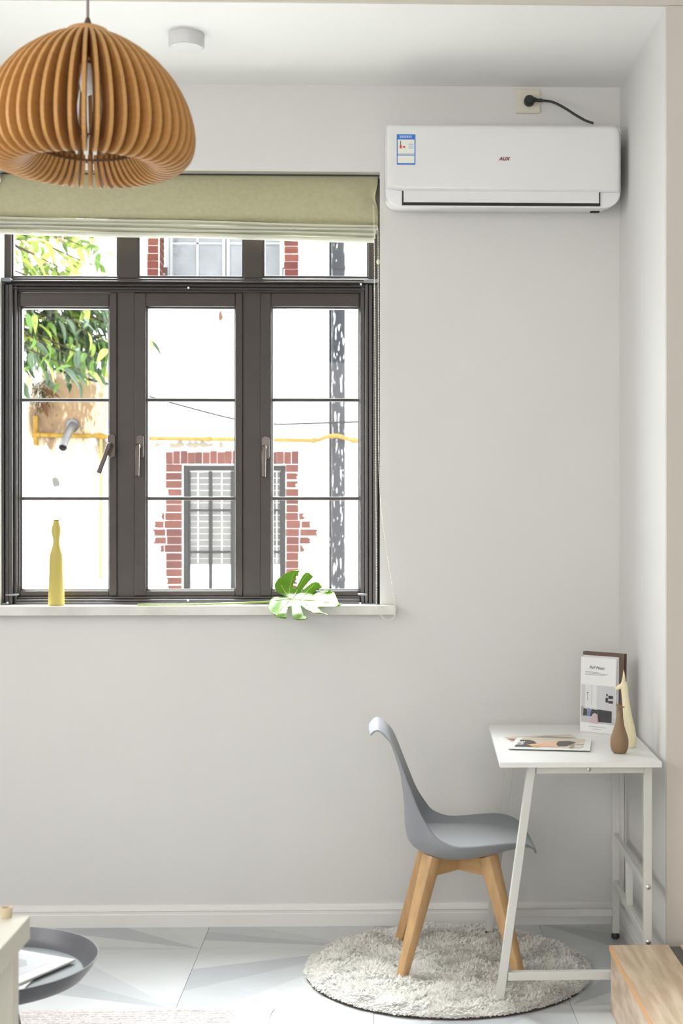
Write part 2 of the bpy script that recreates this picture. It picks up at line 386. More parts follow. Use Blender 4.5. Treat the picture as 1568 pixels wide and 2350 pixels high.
def brick(x0, x1, z0, z1, y0=None, y1=None, g=.0016):
    y0 = YE-.006-rb.random()*.004 if y0 is None else y0; y1 = YE-.0002 if y1 is None else y1
    j = lambda: (rb.random()-.5)*.0024
    b = MB().box((x0+g+j(), y0, z0+g+j()*.6), (x1-g+j(), y1, z1-g+j()*.6))
    return b.build('brick', M_br[rb.choice((0, 0, 1, 2))], facade)
def ragged(x0, x1, z0, z1, side):
    # end brick broken off where the plaster still covers it
    h = z1-z0-.008; zc = z0+.004; n = 5; P = []
    out = x0 if side < 0 else x1; inn = x1-.004 if side < 0 else x0+.004
    for k in range(n+1): P.append((out-side*rb.random()*.03, YE-.008, zc+h*k/n))
    poly = [(inn, YE-.008, zc)]+P+[(inn, YE-.008, zc+h)]
    MB().prism(poly, (0, .0078, 0)).build('brick', M_br[rb.choice((0, 1))], facade)
PZ = 18.35
y = 1066+PZ; rows = []
while y < 1385: rows.append(y); y += PZ
extL = {1185: 366, 1203: 350, 1221: 346, 1239: 350, 1257: 364}; extR = {1185: 703, 1203: 717, 1221: 734, 1239: 717, 1257: 702}
for yb in rows:
    ym = yb-PZ/2; key = min(extL, key=lambda k: abs(k-ym)); near = abs(key-ym) < 10
    z0, z1 = Z(yb), Z(yb-PZ)
    if near:
        mid = X(379+rb.uniform(-2, 4)); brick(mid, lw_[0], z0, z1); ragged(X(extL[key]), mid, z0, z1, -1)
        mid = X(688+rb.uniform(-3, 3)); brick(lw_[1], mid, z0, z1); ragged(mid, X(extR[key]), z0, z1, 1)
    else:
        ragged(X(380), lw_[0], z0, z1, -1) if rb.random() < .3 else brick(X(380), lw_[0], z0, z1)
        ragged(lw_[1], X(686), z0, z1, 1) if rb.random() < .4 else brick(lw_[1], X(686), z0, z1)
x = 380
while x < 684:
    brick(X(x), X(x+17), Z(1066), Z(1034+rb.random()*4)); x += 17
PU = 17.6; y = 690
while y > 402:
    z0, z1 = Z(y), Z(y-PU)
    brick(X(338+rb.uniform(-2, 1)), uw[0], z0, z1); brick(uw[1], X(686+rb.uniform(-1, 1)), z0, z1)
    MB().box((uw[0], YE+.008, z0+.004), (uw[0]+.006, YE+.24, z1-.004)).build('brick', M_br[1], facade)
    y -= PU
# upper neighbour window (pale timber, textured glass)
M_ptim = mat('pale_timber', ext(232, 232, 232, .16), .6, bump=.1, bscale=20, var=.08)
M_tex = mat('textured_glass', ext(176, 178, 182, .13), .2, bump=1.0, bscale=13, var=.25, vscale=5)
YU = YE+.29; kx = YU/YE
def UB(b, x0, y0, x1, y1, a, c, mi=0):
    p = at(x0, y0, YU); q = at(x1, y1, YU); return b.box((p.x, YU+a, p.z), (q.x, YU+c, q.z), mi)
w2 = struct('window_2', (at(515, 690, YU).x, YU, at(515, 690, YU).z))
b = MB(); UB(b, 378, 395, 388, 682, 0, .06); UB(b, 650, 395, 659, 682, 0, .06); UB(b, 388, 672, 650, 682, 0, .06); UB(b, 388, 395, 650, 412, 0, .06); b.build('frame', M_ptim, w2, bevel=.003)
for (a, c) in ((389, 517), (520, 649)):
    b = MB(); UB(b, a, 412, a+7, 671, .005, .045); UB(b, c-7, 412, c, 671, .005, .045); UB(b, a+7, 660, c-7, 671, .005, .045); UB(b, a+7, 412, c-7, 420, .005, .045)
    s = b.build('sash', M_ptim, w2, bevel=.003)
    mx = (a+c)/2
    b = MB(); UB(b, mx-2.5, 420, mx+2.5, 660, .01, .04); b.build('muntin', M_ptim, s)
    for y in (490, 558): b = MB(); UB(b, a+7, y-2.2, c-7, y+2.2, .01, .038); b.build('muntin', M_ptim, s)
    for u, v in ((a+7, mx-2.5), (mx+2.5, c-7)):
        for y0, y1 in ((420, 487.8), (492.2, 555.8), (560.2, 660)): b = MB(); UB(b, u, y0, v, y1, .022, .028); b.build('pane', M_tex, s)
b = MB(); UB(b, 518, 412, 519.5, 671, .0, .05); b.build('gap', M_dark, w2)
for hx in (380, 652):
    b = MB(); UB(b, hx-2, 614, hx+5, 636, -.012, .0); b.build('hinge', mat('rusty_hinge', ext(130, 105, 98), .7, var=.4, vscale=60), w2)
UB(MB(), 378, 690, 659, 682, -.1, .1).build('window_ledge', M_ptim, w2)
# lower neighbour window (dark timber, added slats and cords painting a brick wall's reflection)
M_dtim = mat('dark_timber', ext(84, 82, 82, .09), .6, bump=.3, bscale=25, var=.3, vscale=15)
YL = YE+.05
def LB(b, x0, y0, x1, y1, a, c, mi=0):
    p = at(x0, y0, YL); q = at(x1, y1, YL); return b.box((p.x, YL+a, p.z), (q.x, YL+c, q.z), mi)
w3 = struct('window_3', (at(538, 1385, YL).x, YL, at(538, 1385, YL).z))
b = MB(); LB(b, 420, 1069, 432, 1388, 0, .06); LB(b, 645, 1069, 656, 1388, 0, .06); LB(b, 432, 1069, 645, 1080, 0, .06); LB(b, 432, 1376, 645, 1388, 0, .06); b.build('frame', M_dtim, w3, bevel=.003)
for (a, c) in ((433, 538), (540, 645)):
    b = MB(); LB(b, a, 1081, a+3, 1375, .008, .05); LB(b, c-9, 1081, c, 1375, .008, .05) if a < 500 else LB(b, c-3, 1081, c, 1375, .008, .05)
    if a > 500: LB(b, a, 1081, a+8, 1375, .008, .05)
    LB(b, a+3, 1365, c-3, 1375, .008, .05)
    s = b.build('sash', M_dtim, w3, bevel=.003); mx = 482.5 if a < 500 else 596
    b = MB(); LB(b, mx-4, 1081, mx+4, 1366, .012, .045); b.build('muntin', M_dtim, s, bevel=.003)
    for y in (1171, 1267): b = MB(); LB(b, a+3, y-3, c-3, y+3, .012, .042); b.build('muntin', M_dtim, s, bevel=.002)
    for u, v in ((a+3, mx-4), (mx+4, c-3)):
        for y0, y1 in ((1081, 1168), (1174, 1264), (1270, 1366)): b = MB(); LB(b, u, y0, v, y1, .026, .03); b.build('pane', M_glass, s)
M_refl = mat('taupe_reflection', ext(150, 140, 134, .13), .6, bump=.4, bscale=25, var=.25, vscale=18)
LB(MB(), 420, 1067, 656, 1390, .09, .10).build('white_curtain', mat('white_curtain', (.80, .80, .80), .9), w3)
for y in range(0, 15):
    yy = 1083+14.3*y; b = MB(); LB(b, 433, yy, 645, yy+12.7, .075, .080); b.build('reflection_band', M_refl, w3)
for x in (452, 507, 560, 624, 634): b = MB(); LB(b, x-.6, 1081, x+.6, 1292, .070, .072); b.build('reflection_joint', M_white, w3)

# gas pipe
M_yel = mat('yellow_pipe', ext(232, 190, 90), .5, var=.25, vscale=25, col2=ext(205, 150, 60))
t = thing('gas_pipe', 'yellow gas pipe running level across the opposite white wall', 'pipe', at(350, 1008, YE-.03))
def E3(px, py, dy=0): return at(px, py, YE-.035-dy)
MB().tube([E3(84, 998), E3(230, 1001), E3(340, 1006), E3(620, 1009), E3(720, 1011), E3(735, 1009, .06), E3(750, 1002, .13), E3(775, 1000, .15), E3(795, 1006, .1), E3(810, 1011, .03), E3(850, 1011)], .0175, 10).build('main_pipe', M_yel, t, smooth=True)
MB().tube([E3(82, 955), E3(82, 1022)], .02, 10).build('riser_pipe', M_yel, t, smooth=True)
MB().tube([E3(232, 1001), E3(231, 1330)], .012, 10).build('branch_pipe', mat('pale_yellow_pipe', ext(244, 214, 140), .5), t, smooth=True)
for p, q in (((75, 998), (92, 998)), ((224, 1001), (240, 1001)), ((474, 1007), (484, 1007)), ((716, 1011), (726, 1010)), ((806, 1010), (818, 1011))):
    MB().tube([E3(*p, .0), E3(*q, .0)], .024, 10).build('coupling', M_yel, t, smooth=True)
# drainpipe and conduit
M_flake = mat('flaking_grey_paint', ext(225, 225, 228, 0.40), .6, bump=.5, bscale=40, vscale=60, col2=ext(78, 78, 84), stretch=(1, 1, .16))
r_ = M_flake.node_tree.nodes['Color Ramp'].color_ramp; r_.elements[0].position = .60; r_.elements[1].position = .64
t = thing('drainpipe', 'thick dark drainpipe with flaking white paint, beyond the right window sash', 'drainpipe', at(777, 1190, YE-.07)*1)
t.location.z = 0
xx = at(777, 0, YE-.065).x
MB().tube([(xx, YE-.065, -.02), (xx, YE-.065, ZT-.1)], .052, 18).build('pipe', M_flake, t, smooth=True)
for z in (1.0, 3.4): MB().tube([(xx, YE-.065, z), (xx, YE-.065, z+.03)], .056, 18).box((xx-.045, YE-.03, z), (xx+.045, YE-.001, z+.03)).build('bracket', M_flake, t)
t = thing('conduit', 'thin dark conduit beside the thick flaking drainpipe', 'pipe', (at(757, 0, YE-.03).x, YE-.03, 0))
xx = at(758, 0, YE-.03).x
MB().tube([(xx, YE-.03, -.02), (xx, YE-.03, ZT-.2)], .011, 10).build('tube', mat('dark_conduit', ext(75, 75, 80), .5, var=.4, vscale=30), t, smooth=True)
for y in (1238, 1250): MB().tube([(xx, YE-.03, Z(y+4)), (xx, YE-.03, Z(y-4))], .016, 12).build('coupling', mat('dull_steel', ext(150, 148, 145), .5, metal=.5), t, smooth=True)
# cable
pts = catmull([E3(120, 845, .3), E3(195, 868, .2), E3(250, 882, .1), E3(340, 909, .05), E3(440, 937, .05), E3(540, 962, .05), E3(622, 973, .05), E3(700, 972, .12), E3(760, 970, .13), E3(825, 968, .1), E3(900, 966, .05)], 5)
tag(MB().tube(pts, .0085, 6).build('cable', mat('cable_black', (.008, .008, .008), .9, spec=.02), smooth=True), 'thin black cable sagging along the opposite white wall', 'cable')
# flue
t = thing('flue_pipe', 'short corrugated steel flue pipe poking out of the stained wall', 'flue', at(166, 976, YE))
def fl(px, py, Y): return at(px, py, Y)
path = catmull([fl(167, 976, YE-.005), fl(163, 982, YE-.12), fl(152, 1005, YE-.25), fl(144, 1028, YE-.36)], 10)
rr = [.028+(.0022 if i % 2 else 0) if i < 24 else .031 for i in range(len(path))]
M_flue = mat('flue_steel', (.13, .13, .135), .35, metal=.85, spec=.1)
MB().tube(path, rr, 18, caps=False).build('duct', M_flue, t, smooth=True, angle=80)
d = (path[-1]-path[-2]).normalized(); MB().tube([path[-1]-d*.06, path[-1]-d*.058], .027, 18).build('inner_disc', mat('flue_inside', ext(120, 100, 80), .6), t)
MB().lathe([(.03, 0), (.048, 0), (.052, .012), (.048, .022), (.03, .022)], tuple(at(167, 976, YE-.0005)), 24, axis='y').build('collar', M_black, t, smooth=True)

# tree leaning over from the left
def leaf_mesh(name, L, Wd, bend, fold, m, seg=5):
    b = MB(); vs = []; fs = []
    for i in range(seg+1):
        u = i/seg; w_ = Wd*math.sin(PI*min(1, u**.75*.97+.03))*.5
        z = -bend*u*u*L; x = L*u
        vs += [(x, -w_, z+fold*w_), (x, 0, z), (x, w_, z+fold*w_)]
    for i in range(seg):
        for j in (0, 1): a = i*3+j; fs.append((a, a+3, a+4, a+1))
    b.add(vs, fs); return b.mesh(name, m, smooth=True, angle=60)
lm = [mat('leaf_green', ext(120, 158, 70, 0.25), .3, trans=.4), mat('leaf_dark', ext(84, 108, 76, 0.25), .2, trans=.25), mat('leaf_lime', ext(190, 212, 100, 0.30), .35, trans=.5), mat('leaf_young', ext(232, 200, 160, 0.30), .4, trans=.45)]
LEAF = [leaf_mesh('leaf', L, L*.30, bd, .5, m) for m, L, bd in ((lm[0], .17, .35), (lm[1], .16, .3), (lm[2], .15, .4), (lm[0], .13, .2), (lm[1], .18, .5), (lm[3], .13, .2), (lm[2], .18, .25))]
YT = 10.25
tree = thing('tree', 'leafy tree with long drooping green leaves in front of the opposite wall', 'tree', (at(-120, 0, YT).x, YT, -.02))
M_bark = mat('bark', ext(110, 95, 80), .9, bump=.5, bscale=30)
root = Vector((at(-330, 0, YT).x, YT, 0))
MB().tube([(root.x, YT, -.02), (root.x+.03, YT+.05, 1.6), (root.x-.02, YT, 2.6), (root.x+.05, YT, 3.6), (root.x+.1, YT, 4.2)], [.09, .08, .07, .05, .02], 10).build('trunk', M_bark, tree, smooth=True)
tl = random.Random(11); nl = 0
tree.location = (root.x, YT, -.02)
ends = []
targets = [(60, 560, 0), (130, 545, .2), (190, 565, -.1), (215, 610, .1), (110, 600, -.2), (40, 640, .1), (160, 625, -.25), (70, 720, 0), (130, 735, .2), (190, 745, -.1), (235, 775, .1), (60, 790, -.2), (110, 810, .1),
           (160, 815, -.1), (205, 820, .15), (185, 850, -.15), (85, 760, .2), (150, 775, 0), (240, 735, .1), (20, 700, 0), (225, 830, 0), (30, 600, .1), (340, 780, .3), (90, 675, 0), (200, 700, .1), (10, 520, .2), (100, 500, 0), (60, 830, 0)]
for (px, py, dy) in targets:
    e = at(px, py, YT+dy); s0 = Vector((root.x+.05, YT, min(4.2, max(2.2, e.z+.15+.2*tl.random()))))
    mid = (s0+e)/2+Vector((0, 0, .18)); path = catmull([s0, mid, e], 5)
    MB().tube(path, [lerp(.014, .004, i/(len(path)-1)) for i in range(len(path))], 5).build('branch', M_bark, tree, smooth=True)
    n = 11 if px < 300 else 4
    for k in range(n):
        q = path[-1-int(tl.random()**1.3*5)]+Vector((tl.gauss(0, .045), tl.gauss(0, .06), tl.gauss(0, .04)))
        if px >= 300: q = path[-1]+Vector((0, tl.gauss(0, .02), tl.gauss(0, .05)))
        upper = py < 660
        me = LEAF[tl.choice((2, 6, 5, 0, 2, 3) if upper else (0, 1, 2, 4, 1, 0, 6, 3))]
        o = put('leaf', me, tree, q); nl += 1
        az = tl.gauss(-.3, 1.1); pitch = tl.uniform(.15, 1.25) if not upper else tl.uniform(-.3, .8)
        o.rotation_euler = (tl.gauss(0, .5), pitch, az); s_ = tl.uniform(.8, 1.2); o.scale = (s_, s_, s_)
# the many small leaves further in, too many to pick apart
fo_ = bmesh.new(); fm = {}
mats_ = lm
for k in range(900):
    upper = tl.random() < .45
    if upper: px, py = tl.gauss(105, 75), tl.uniform(440, 690)
    else: px, py = tl.gauss(140, 80), tl.gauss(765, 50)
    if px > 262-(0 if not upper else max(0, (600-py)*.6)) or py > 880: continue
    q = at(px, py, YT+tl.uniform(.12, .5)); me_ = LEAF[tl.choice((2, 6, 5, 0, 2) if upper else (0, 1, 4, 1, 1, 2))]
    M_ = Matrix.LocRotScale(q, Matrix.Rotation(tl.gauss(-.3, 1.3), 3, 'Z').to_quaternion() @ Matrix.Rotation(tl.uniform(-.2, 1.3), 3, 'Y').to_quaternion() @ Matrix.Rotation(tl.gauss(0, .6), 3, 'X').to_quaternion(), Vector((1, 1, 1))*tl.uniform(.7, 1.1))
    mi_ = mats_.index(me_.materials[0]); vs_ = [fo_.verts.new(M_ @ v.co) for v in me_.vertices]
    for p_ in me_.polygons: f_ = fo_.faces.new([vs_[i] for i in p_.vertices]); f_.material_index = mi_; f_.smooth = True
me = bpy.data.meshes.new('foliage'); fo_.to_mesh(me); fo_.free()
for m in mats_: me.materials.append(m)
put('foliage', me, tree)['kind'] = 'stuff'
# mossy ferns and dry leaves under the tree
M_moss = mat('fern_green', ext(105, 115, 70), .7, trans=.3)
b = MB()
for k in range(150):
    p = at(95+tl.gauss(0, 14), 905+tl.gauss(0, 26), YE-.02-.03*tl.random()); d = Vector((tl.gauss(0, .6), -.6, tl.gauss(-.5, .6))).normalized()*tl.uniform(.03, .07); n_ = d.orthogonal().normalized()*.004
    b.add([p-n_, p+n_, p+d*.6+n_, p+d*1.0], [(0, 1, 2, 3)])
f = b.build('fern_clump', M_moss); tag(f, 'clump of small ferns and moss on the stained wall below the leaves', 'fern', kind='stuff')
M_dry = mat('dry_leaf', ext(170, 120, 85), .6, trans=.2)
for i, (px, py, rz) in enumerate(((105, 893, .2), (118, 903, .0), (108, 925, .9))):
    o = put('dry_leaf', leaf_mesh('dry_leaf', .12, .05, .4, .7, M_dry), None, at(px-14, py, YE-.05)); o.rotation_euler = (.6, rz, -.3)
    tag(o, ['curled brown dry leaf caught on the ferns, uppermost of three', 'curled brown dry leaf caught in the middle of the ferns', 'curled brown dry leaf hanging lowest, pointing down, on the ferns'][i], 'leaf', 'dry leaves on the ferns')

# weathered outdoor surfaces hardly shine
for k_, m_ in MATS.items():
    if 'brick' in k_ or k_ in ('old_white_plaster', 'pale_timber', 'dark_timber', 'taupe_reflection', 'white_curtain', 'flaking_grey_paint', 'dark_conduit', 'yellow_pipe', 'pale_yellow_pipe', 'bark', 'fern_green', 'dry_leaf', 'rusty_hinge'):
        m_.node_tree.nodes['Principled BSDF'].inputs['Specular IOR Level'].default_value = .04
    if k_.startswith('leaf_') or k_ == 'textured_glass': m_.node_tree.nodes['Principled BSDF'].inputs['Specular IOR Level'].default_value = .2

# ================================================================ ROMAN BLIND
bl = thing('roman_blind', 'sage green fabric roman blind, raised and folded, at the window top', 'blind', ((OL+OR_)/2, YW, OT))
M_fab = mat('sage_linen', srgb(192, 188, 156), .9, bump=.25, bscale=260, var=.1, vscale=60, trans=.12)
M_fab2 = mat('pale_sage_hem', srgb(218, 217, 204), .9, bump=.25, bscale=260, trans=.3)
z0 = OT-.006; zL = at(0, 492, 5.13).z; zR = at(0, 507, 5.13).z
xl, xr = OL+.004, at(868, 0, 5.15).x
def blind_pt(u, v):
    x = lerp(xl, xr, u); zb = lerp(zL, zR, u); z = lerp(z0, zb, v)
    y = YW+.045-.072*math.sin(min(1, v*1.15)*PI*.5)**1.3 + .006*math.sin(x*5+v*3)*v
    if v > .86: k = (v-.86)/.14; y += .02*k*k; 
    e = max(0, (u-.93)/.07); bulge = math.exp(-((v-.42)/.22)**2)
    x -= .012*e*e*bulge; y += .035*e*e*bulge - .008*math.exp(-((u-.9)/.03)**2)*bulge*math.sin(v*9)
    return (x, y, z)
o = MB().grid(blind_pt, 90, 26).build('fabric_panel', M_fab, bl, smooth=True, angle=80)
so = o.modifiers.new('thick', 'SOLIDIFY'); so.thickness = .002
for k in range(4):
    b = MB(); dz = .0135*k+.004; yb = YW-.028+.009*k
    def fp(u, v, dz=dz, yb=yb, k=k):
        x = lerp(xl, xr-.002-.004*k, u); z = lerp(zL, zR, u)-dz-.010*math.sin(v*PI)*.5+.002*math.sin(x*7+k*2)
        ang = v*2*PI; return (x, yb+.03-.030*math.cos(ang)*-1*-1, z+.0052*math.sin(ang))
    b.grid(fp, 40, 12).build('fold', M_fab2, bl, smooth=True, angle=80)
MB().box((xl, YW+.045, OT-.03), (OR_-.004, YW+.075, OT-.001)).build('head_rail', M_gasket, bl)
M_bead = mat('cream_beads', srgb(232, 228, 208), .4)
xa = at(864, 0, 5.12).x
chain = catmull([at(858, 470, 5.10), at(859, 540, 5.10), at(861, 800, 5.10), at(863, 1100, 5.105), at(864, 1300, 5.105), at(864, 1385, 5.105), at(867, 1400, 5.105), at(875, 1414, 5.105), at(889, 1424, 5.105), at(903, 1418, 5.11),
                 at(908, 1400, 5.11), at(906, 1380, 5.11), at(890, 1275, 5.11), at(877, 1180, 5.12), at(870, 1060, 5.12), at(869, 800, 5.13), at(868, 560, 5.14), at(867, 520, 5.16)], 14)
bd = MB(); acc = 0
for i in range(len(chain)-1):
    a, c = chain[i], chain[i+1]; L = (c-a).length; 
    while acc < L: bd.sphere(a.lerp(c, acc/L), .0021, 6, 4); acc += .0058
    acc -= L
bd.tube(chain[::2], .0006, 4)
bd.build('bead_chain', M_bead, bl, smooth=True, angle=80)['kind'] = 'stuff'
MB().sphere(at(868, 601, 5.125), .007, 10, 8, sc=(.8, .6, 1.5)).build('chain_connector', M_bead, bl, smooth=True)

# ================================================================ AIR CONDITIONER
ac = thing('air_conditioner', 'white wall-mounted air conditioner with a blue energy sticker, above right of the window', 'air conditioner', (at(1157, 0, YW-.1).x, YW, at(0, 483, 4.98).z))
YA = YW-.205
def A(px, py): return at(px, py, YA)
M_ac = mat('ac_plastic', (.80, .80, .805), .33); M_ac2 = mat('ac_panel', (.77, .765, .76), .25, coat=.3)
def rrect(x0, z0, x1, z1, rs, n=6):   # radii bl, br, tr, tl
    P = []
    for (cx, cz, r, a0) in ((x0+rs[0], z0+rs[0], rs[0], PI), (x1-rs[1], z0+rs[1], rs[1], 1.5*PI), (x1-rs[2], z1-rs[2], rs[2], 0), (x0+rs[3], z1-rs[3], rs[3], .5*PI)):
        for k in range(n+1): a = a0+PI/2*k/n; P.append((cx+r*math.cos(a), cz+r*math.sin(a)))
    return P
x0, x1 = A(885, 0).x, A(1427, 0).x; zt, zb = A(1150, 284).z, A(1150, 475).z
P = [(x, YA+.012, z) for x, z in rrect(x0, zb, x1, zt, (.055, .06, .022, .006))]
b = MB().prism(P, (0, YW-.0005-YA-.012, 0))
b.v = [(x, y, z+.026*max(0, 1-(z-zb)/.08)) if y > YW-.01 else (x, y, z) for x, y, z in b.v]    # underside rises towards the wall
b.build('body', M_ac, ac, bevel=.01, seg=3)
# front panel, slightly bowed, its lower edge dipping after the left end
def front(u, v):
    x = lerp(x0+.002, x1-.003, u); lo = A(0, 432).z + .011*max(0, 1-u/.09)**1.5
    r = .022; top = zt-.002 - (r-math.sqrt(max(0, r*r-max(0, (x-(x1-.003-r)))**2)))
    z = lerp(lo, top, v); y = YA-.002+.010*(2*v-1)**2*.3+.03*max(0, v-.88)**1.3*2
    return (x, y+.006*max(0, abs(2*u-1)-.97)/.03, z)
o = MB().grid(front, 80, 16).build('front_panel', M_ac2, ac, smooth=True, angle=60); so = o.modifiers.new('t', 'SOLIDIFY'); so.thickness = .012; so.offset = 1
p, q = A(925, 433.5), A(1377, 470)
MB().box((p.x-.003, YA+.008, q.z-.003), (q.x+.003, YA+.0135, p.z+.001)).build('air_slot', M_dark, ac)
p, q = A(926.5, 434.5), A(1375.5, 466)
MB().grid(lambda u, v: (lerp(p.x, q.x, u), YA+.001+.004*v, lerp(q.z, p.z, v)), 2, 6).prism([(p.x, YA+.002, q.z), (q.x, YA+.002, q.z), (q.x, YA+.002, p.z), (p.x, YA+.002, p.z)], (0, .006, 0)).build('louver_flap', M_ac2, ac)
p, q = A(886, 432.5), A(924, 434.5)
p, q = at(1356, 483, YW-.07), at(1376, 487, YW-.07); MB().box((p.x, YW-.08, q.z), (q.x, YW-.055, p.z+.012)).build('drain_cap', M_dark, ac)
# energy sticker
def quad(b, x0, y0, x1, y1, off, mi=0):
    p = at(x0, y0, YA-off); q = at(x1, y1, YA-off); b.box((p.x, YA-off, p.z), (q.x, YA-off+.0003, q.z), mi)
lab = MB(); quad(lab, 911, 308, 953.5, 378, .0030); ls = lab.build('energy_sticker', mat('sticker_blue', srgb(52, 120, 205), .4), ac)
b = MB(); quad(b, 913, 320, 951.5, 353, .0036); quad(b, 912.8, 357.5, 951.3, 374.5, .0036); b.build('sticker_paper', mat('sticker_paper', srgb(232, 232, 222), .5), ls)
b = MB(); quad(b, 913, 353.5, 951.5, 357, .0037); b.build('sticker_band', mat('sticker_band', srgb(175, 195, 225), .5), ls)
b = MB()
for k in range(7): quad(b, 918+k*4, 311, 921+k*4, 316.5, .0037)
for k in range(3): quad(b, 938, 330+k*4.3, 949, 332.2+k*4.3, .0040)
b.build('sticker_print', mat('sticker_print', srgb(170, 195, 225), .5), ls)
b = MB(); quad(b, 918.5, 323, 920.5, 333, .004); b.build('sticker_scale', mat('scale_green', srgb(70, 110, 80), .5), ls)
b = MB(); quad(b, 917.5, 333, 922, 340.5, .004); quad(b, 924.5, 335, 926.5, 339.5, .004); quad(b, 927.5, 335, 930, 339.5, .004); b.build('sticker_grade', mat('grade_red', srgb(205, 50, 60), .5), ls)
p = at(1157.5, 364.5, YA-.0035); text('AUX', .0165, ac, mat('logo_red', srgb(120, 45, 50), .4), (p.x, YA-.0033, p.z), (1, 0, 0), (0, 0, 1), shear=.3, name='logo', bold=.0006, spacing=1.05)

# socket, plug, cord
p, q = at(1184, 207, YW), at(1239, 261, YW)
so_ = thing('wall_socket', 'square cream wall socket just under the ceiling above the air conditioner', 'socket', ((p.x+q.x)/2, YW, q.z))
M_cream = mat('cream_plastic', srgb(222, 216, 200), .4)
P = [(x, YW-.009, z) for x, z in rrect(p.x, q.z, q.x, p.z, (.006,)*4, 3)]
MB().prism(P, (0, .0088, 0)).build('plate', M_cream, so_, bevel=.002)
cx, cz = at(1215, 232, YW-.02).x, at(1215, 232, YW-.02).z
pl = thing('power_plug', 'round black plug with a cord running behind the air conditioner', 'plug', (cx, YW-.01, cz))
MB().lathe([(.017, 0), (.0195, .006), (.019, .024), (.012, .032)], (cx, YW-.0092, cz), 24, axis='y').build('plug_body', M_black, pl, smooth=True)
MB().tube(catmull([(cx+.012, YW-.03, cz+.004), at(1232, 230, YW-.03), at(1245, 230.5, YW-.032)], 4), [.0085]*4+[.0065]*5, 10).build('strain_relief', M_black, pl, smooth=True)
MB().tube(catmull([at(1243, 230.5, YW-.032), at(1268, 234, YW-.04), at(1295, 247, YW-.05), at(1320, 263, YW-.06), at(1343, 276, YW-.07), at(1362, 283, YW-.08)], 6), .0046, 8).build('cord', M_black, pl, smooth=True)

# ceiling spotlight
c = Vector((at(430, 75, 4.66).x, 4.64, ZC)); cl = thing('ceiling_light', 'small round white surface-mounted ceiling light near the window', 'ceiling light', c)
MB().lathe([(.057, -.0003), (.058, -.004), (.058, -.04), (.056, -.043)], tuple(c), 40).build('housing', mat('light_housing', (.62, .62, .62), .5), cl, smooth=True)
MB().lathe([(.053, -.0432), (.053, -.046), (.04, -.047)], tuple(c), 40).build('diffuser', M_white, cl, smooth=True)

# ================================================================ PENDANT LAMP
LX, LY = -.603, 2.95
lp = thing('pendant_lamp', 'pumpkin-shaped pendant lamp of thin radial plywood fins hanging on a wire', 'pendant lamp', (LX, LY, 2.205))
M_ply = mat('plywood', srgb(205, 152, 88), .55, bump=.1, bscale=20, var=.12, vscale=12, stretch=(1, 1, 8))
prof = catmull([(.016, 2.490), (.026, 2.499), (.040, 2.495), (.052, 2.484), (.08, 2.473), (.115, 2.452), (.15, 2.424), (.183, 2.385), (.206, 2.342), (.2185, 2.30), (.221, 2.265), (.2125, 2.234), (.19, 2.213), (.16, 2.205), (.13, 2.212), (.108, 2.232), (.098, 2.247)][0:17] and
               [Vector((a, b_, 0)) for a, b_ in ((.016, 2.490), (.026, 2.499), (.040, 2.495), (.052, 2.484), (.08, 2.473), (.115, 2.452), (.15, 2.424), (.183, 2.385), (.206, 2.342), (.2185, 2.30), (.221, 2.265), (.2125, 2.234), (.19, 2.213), (.16, 2.205), (.13, 2.212), (.108, 2.232), (.098, 2.247))], 2)
inner = catmull([Vector((a, b_, 0)) for a, b_ in ((.102, 2.262), (.13, 2.262), (.15, 2.285), (.152, 2.32), (.138, 2.36), (.105, 2.398), (.06, 2.42), (.016, 2.428))], 2)
poly = [(v.x, v.y) for v in prof]+[(v.x, v.y) for v in inner]
TH = .0072; fb = MB(); fb.prism([(r, -TH/2, z-2.205) for r, z in poly], (0, TH, 0))
fme = fb.mesh('fin', M_ply)
bm = bmesh.new(); bm.from_mesh(fme); bmesh.ops.triangulate(bm, faces=[f for f in bm.faces if len(f.verts) > 4]); bm.to_mesh(fme); bm.free()
NF = 52
for k in range(NF):
    o = put('fin', fme, lp, (0, 0, 0)); o['local'] = 1; o.rotation_euler = (0, 0, 2*PI*(k+.5)/NF+YAW+.2)
def ring(name, ri, ro, z, m, h=.004):
    MB().lathe([(ri, z), (ro, z), (ro, z+h), (ri, z+h), (ri, z)], (LX, LY, 0), 64).build(name, m, lp, smooth=True)
def annulus(b, ri, ro, z, h, n=64):
    vs = []; fs = []
    for k in range(n):
        t = 2*PI*k/n
        for r, zz in ((ri, z), (ro, z), (ro, z+h), (ri, z+h)): vs.append((LX+r*math.cos(t), LY+r*math.sin(t), zz))
    for k in range(n):
        for j in range(4): fs.append((k*4+j, ((k+1)%n)*4+j, ((k+1)%n)*4+(j+1)%4, k*4+(j+1)%4))
    return b.add(vs, fs)
M_ply2 = mat('dark_plywood', srgb(110, 78, 52), .6)
annulus(MB(), .094, .116, 2.247, .004).build('lower_ring', M_ply2, lp)
annulus(MB(), .012, .045, 2.455, .004).build('upper_ring', M_ply2, lp)
MB().lathe([(.014, 2.425), (.016, 2.43), (.016, 2.49), (.010, 2.503), (.004, 2.52)], (LX, LY, 0), 20).build('lamp_socket', mat('socket_brown', srgb(90, 62, 46), .5), lp, smooth=True)
MB().tube([(LX, LY, 2.515), (LX, LY, 3.395)], .003, 8).build('cord', mat('grey_cord', srgb(140, 125, 122), .5), lp)
MB().lathe([(.05, 3.375), (.055, 3.385), (.055, 3.3995)], (LX, LY, 0), 24).build('ceiling_rose', M_wmetal, lp, smooth=True)
MB().lathe([(.004, 2.36), (.014, 2.368), (.0175, 2.385), (.013, 2.41), (.010, 2.424)], (LX, LY, 0), 20).build('bulb', mat('bulb_white', (.85, .85, .83), .3), lp, smooth=True)

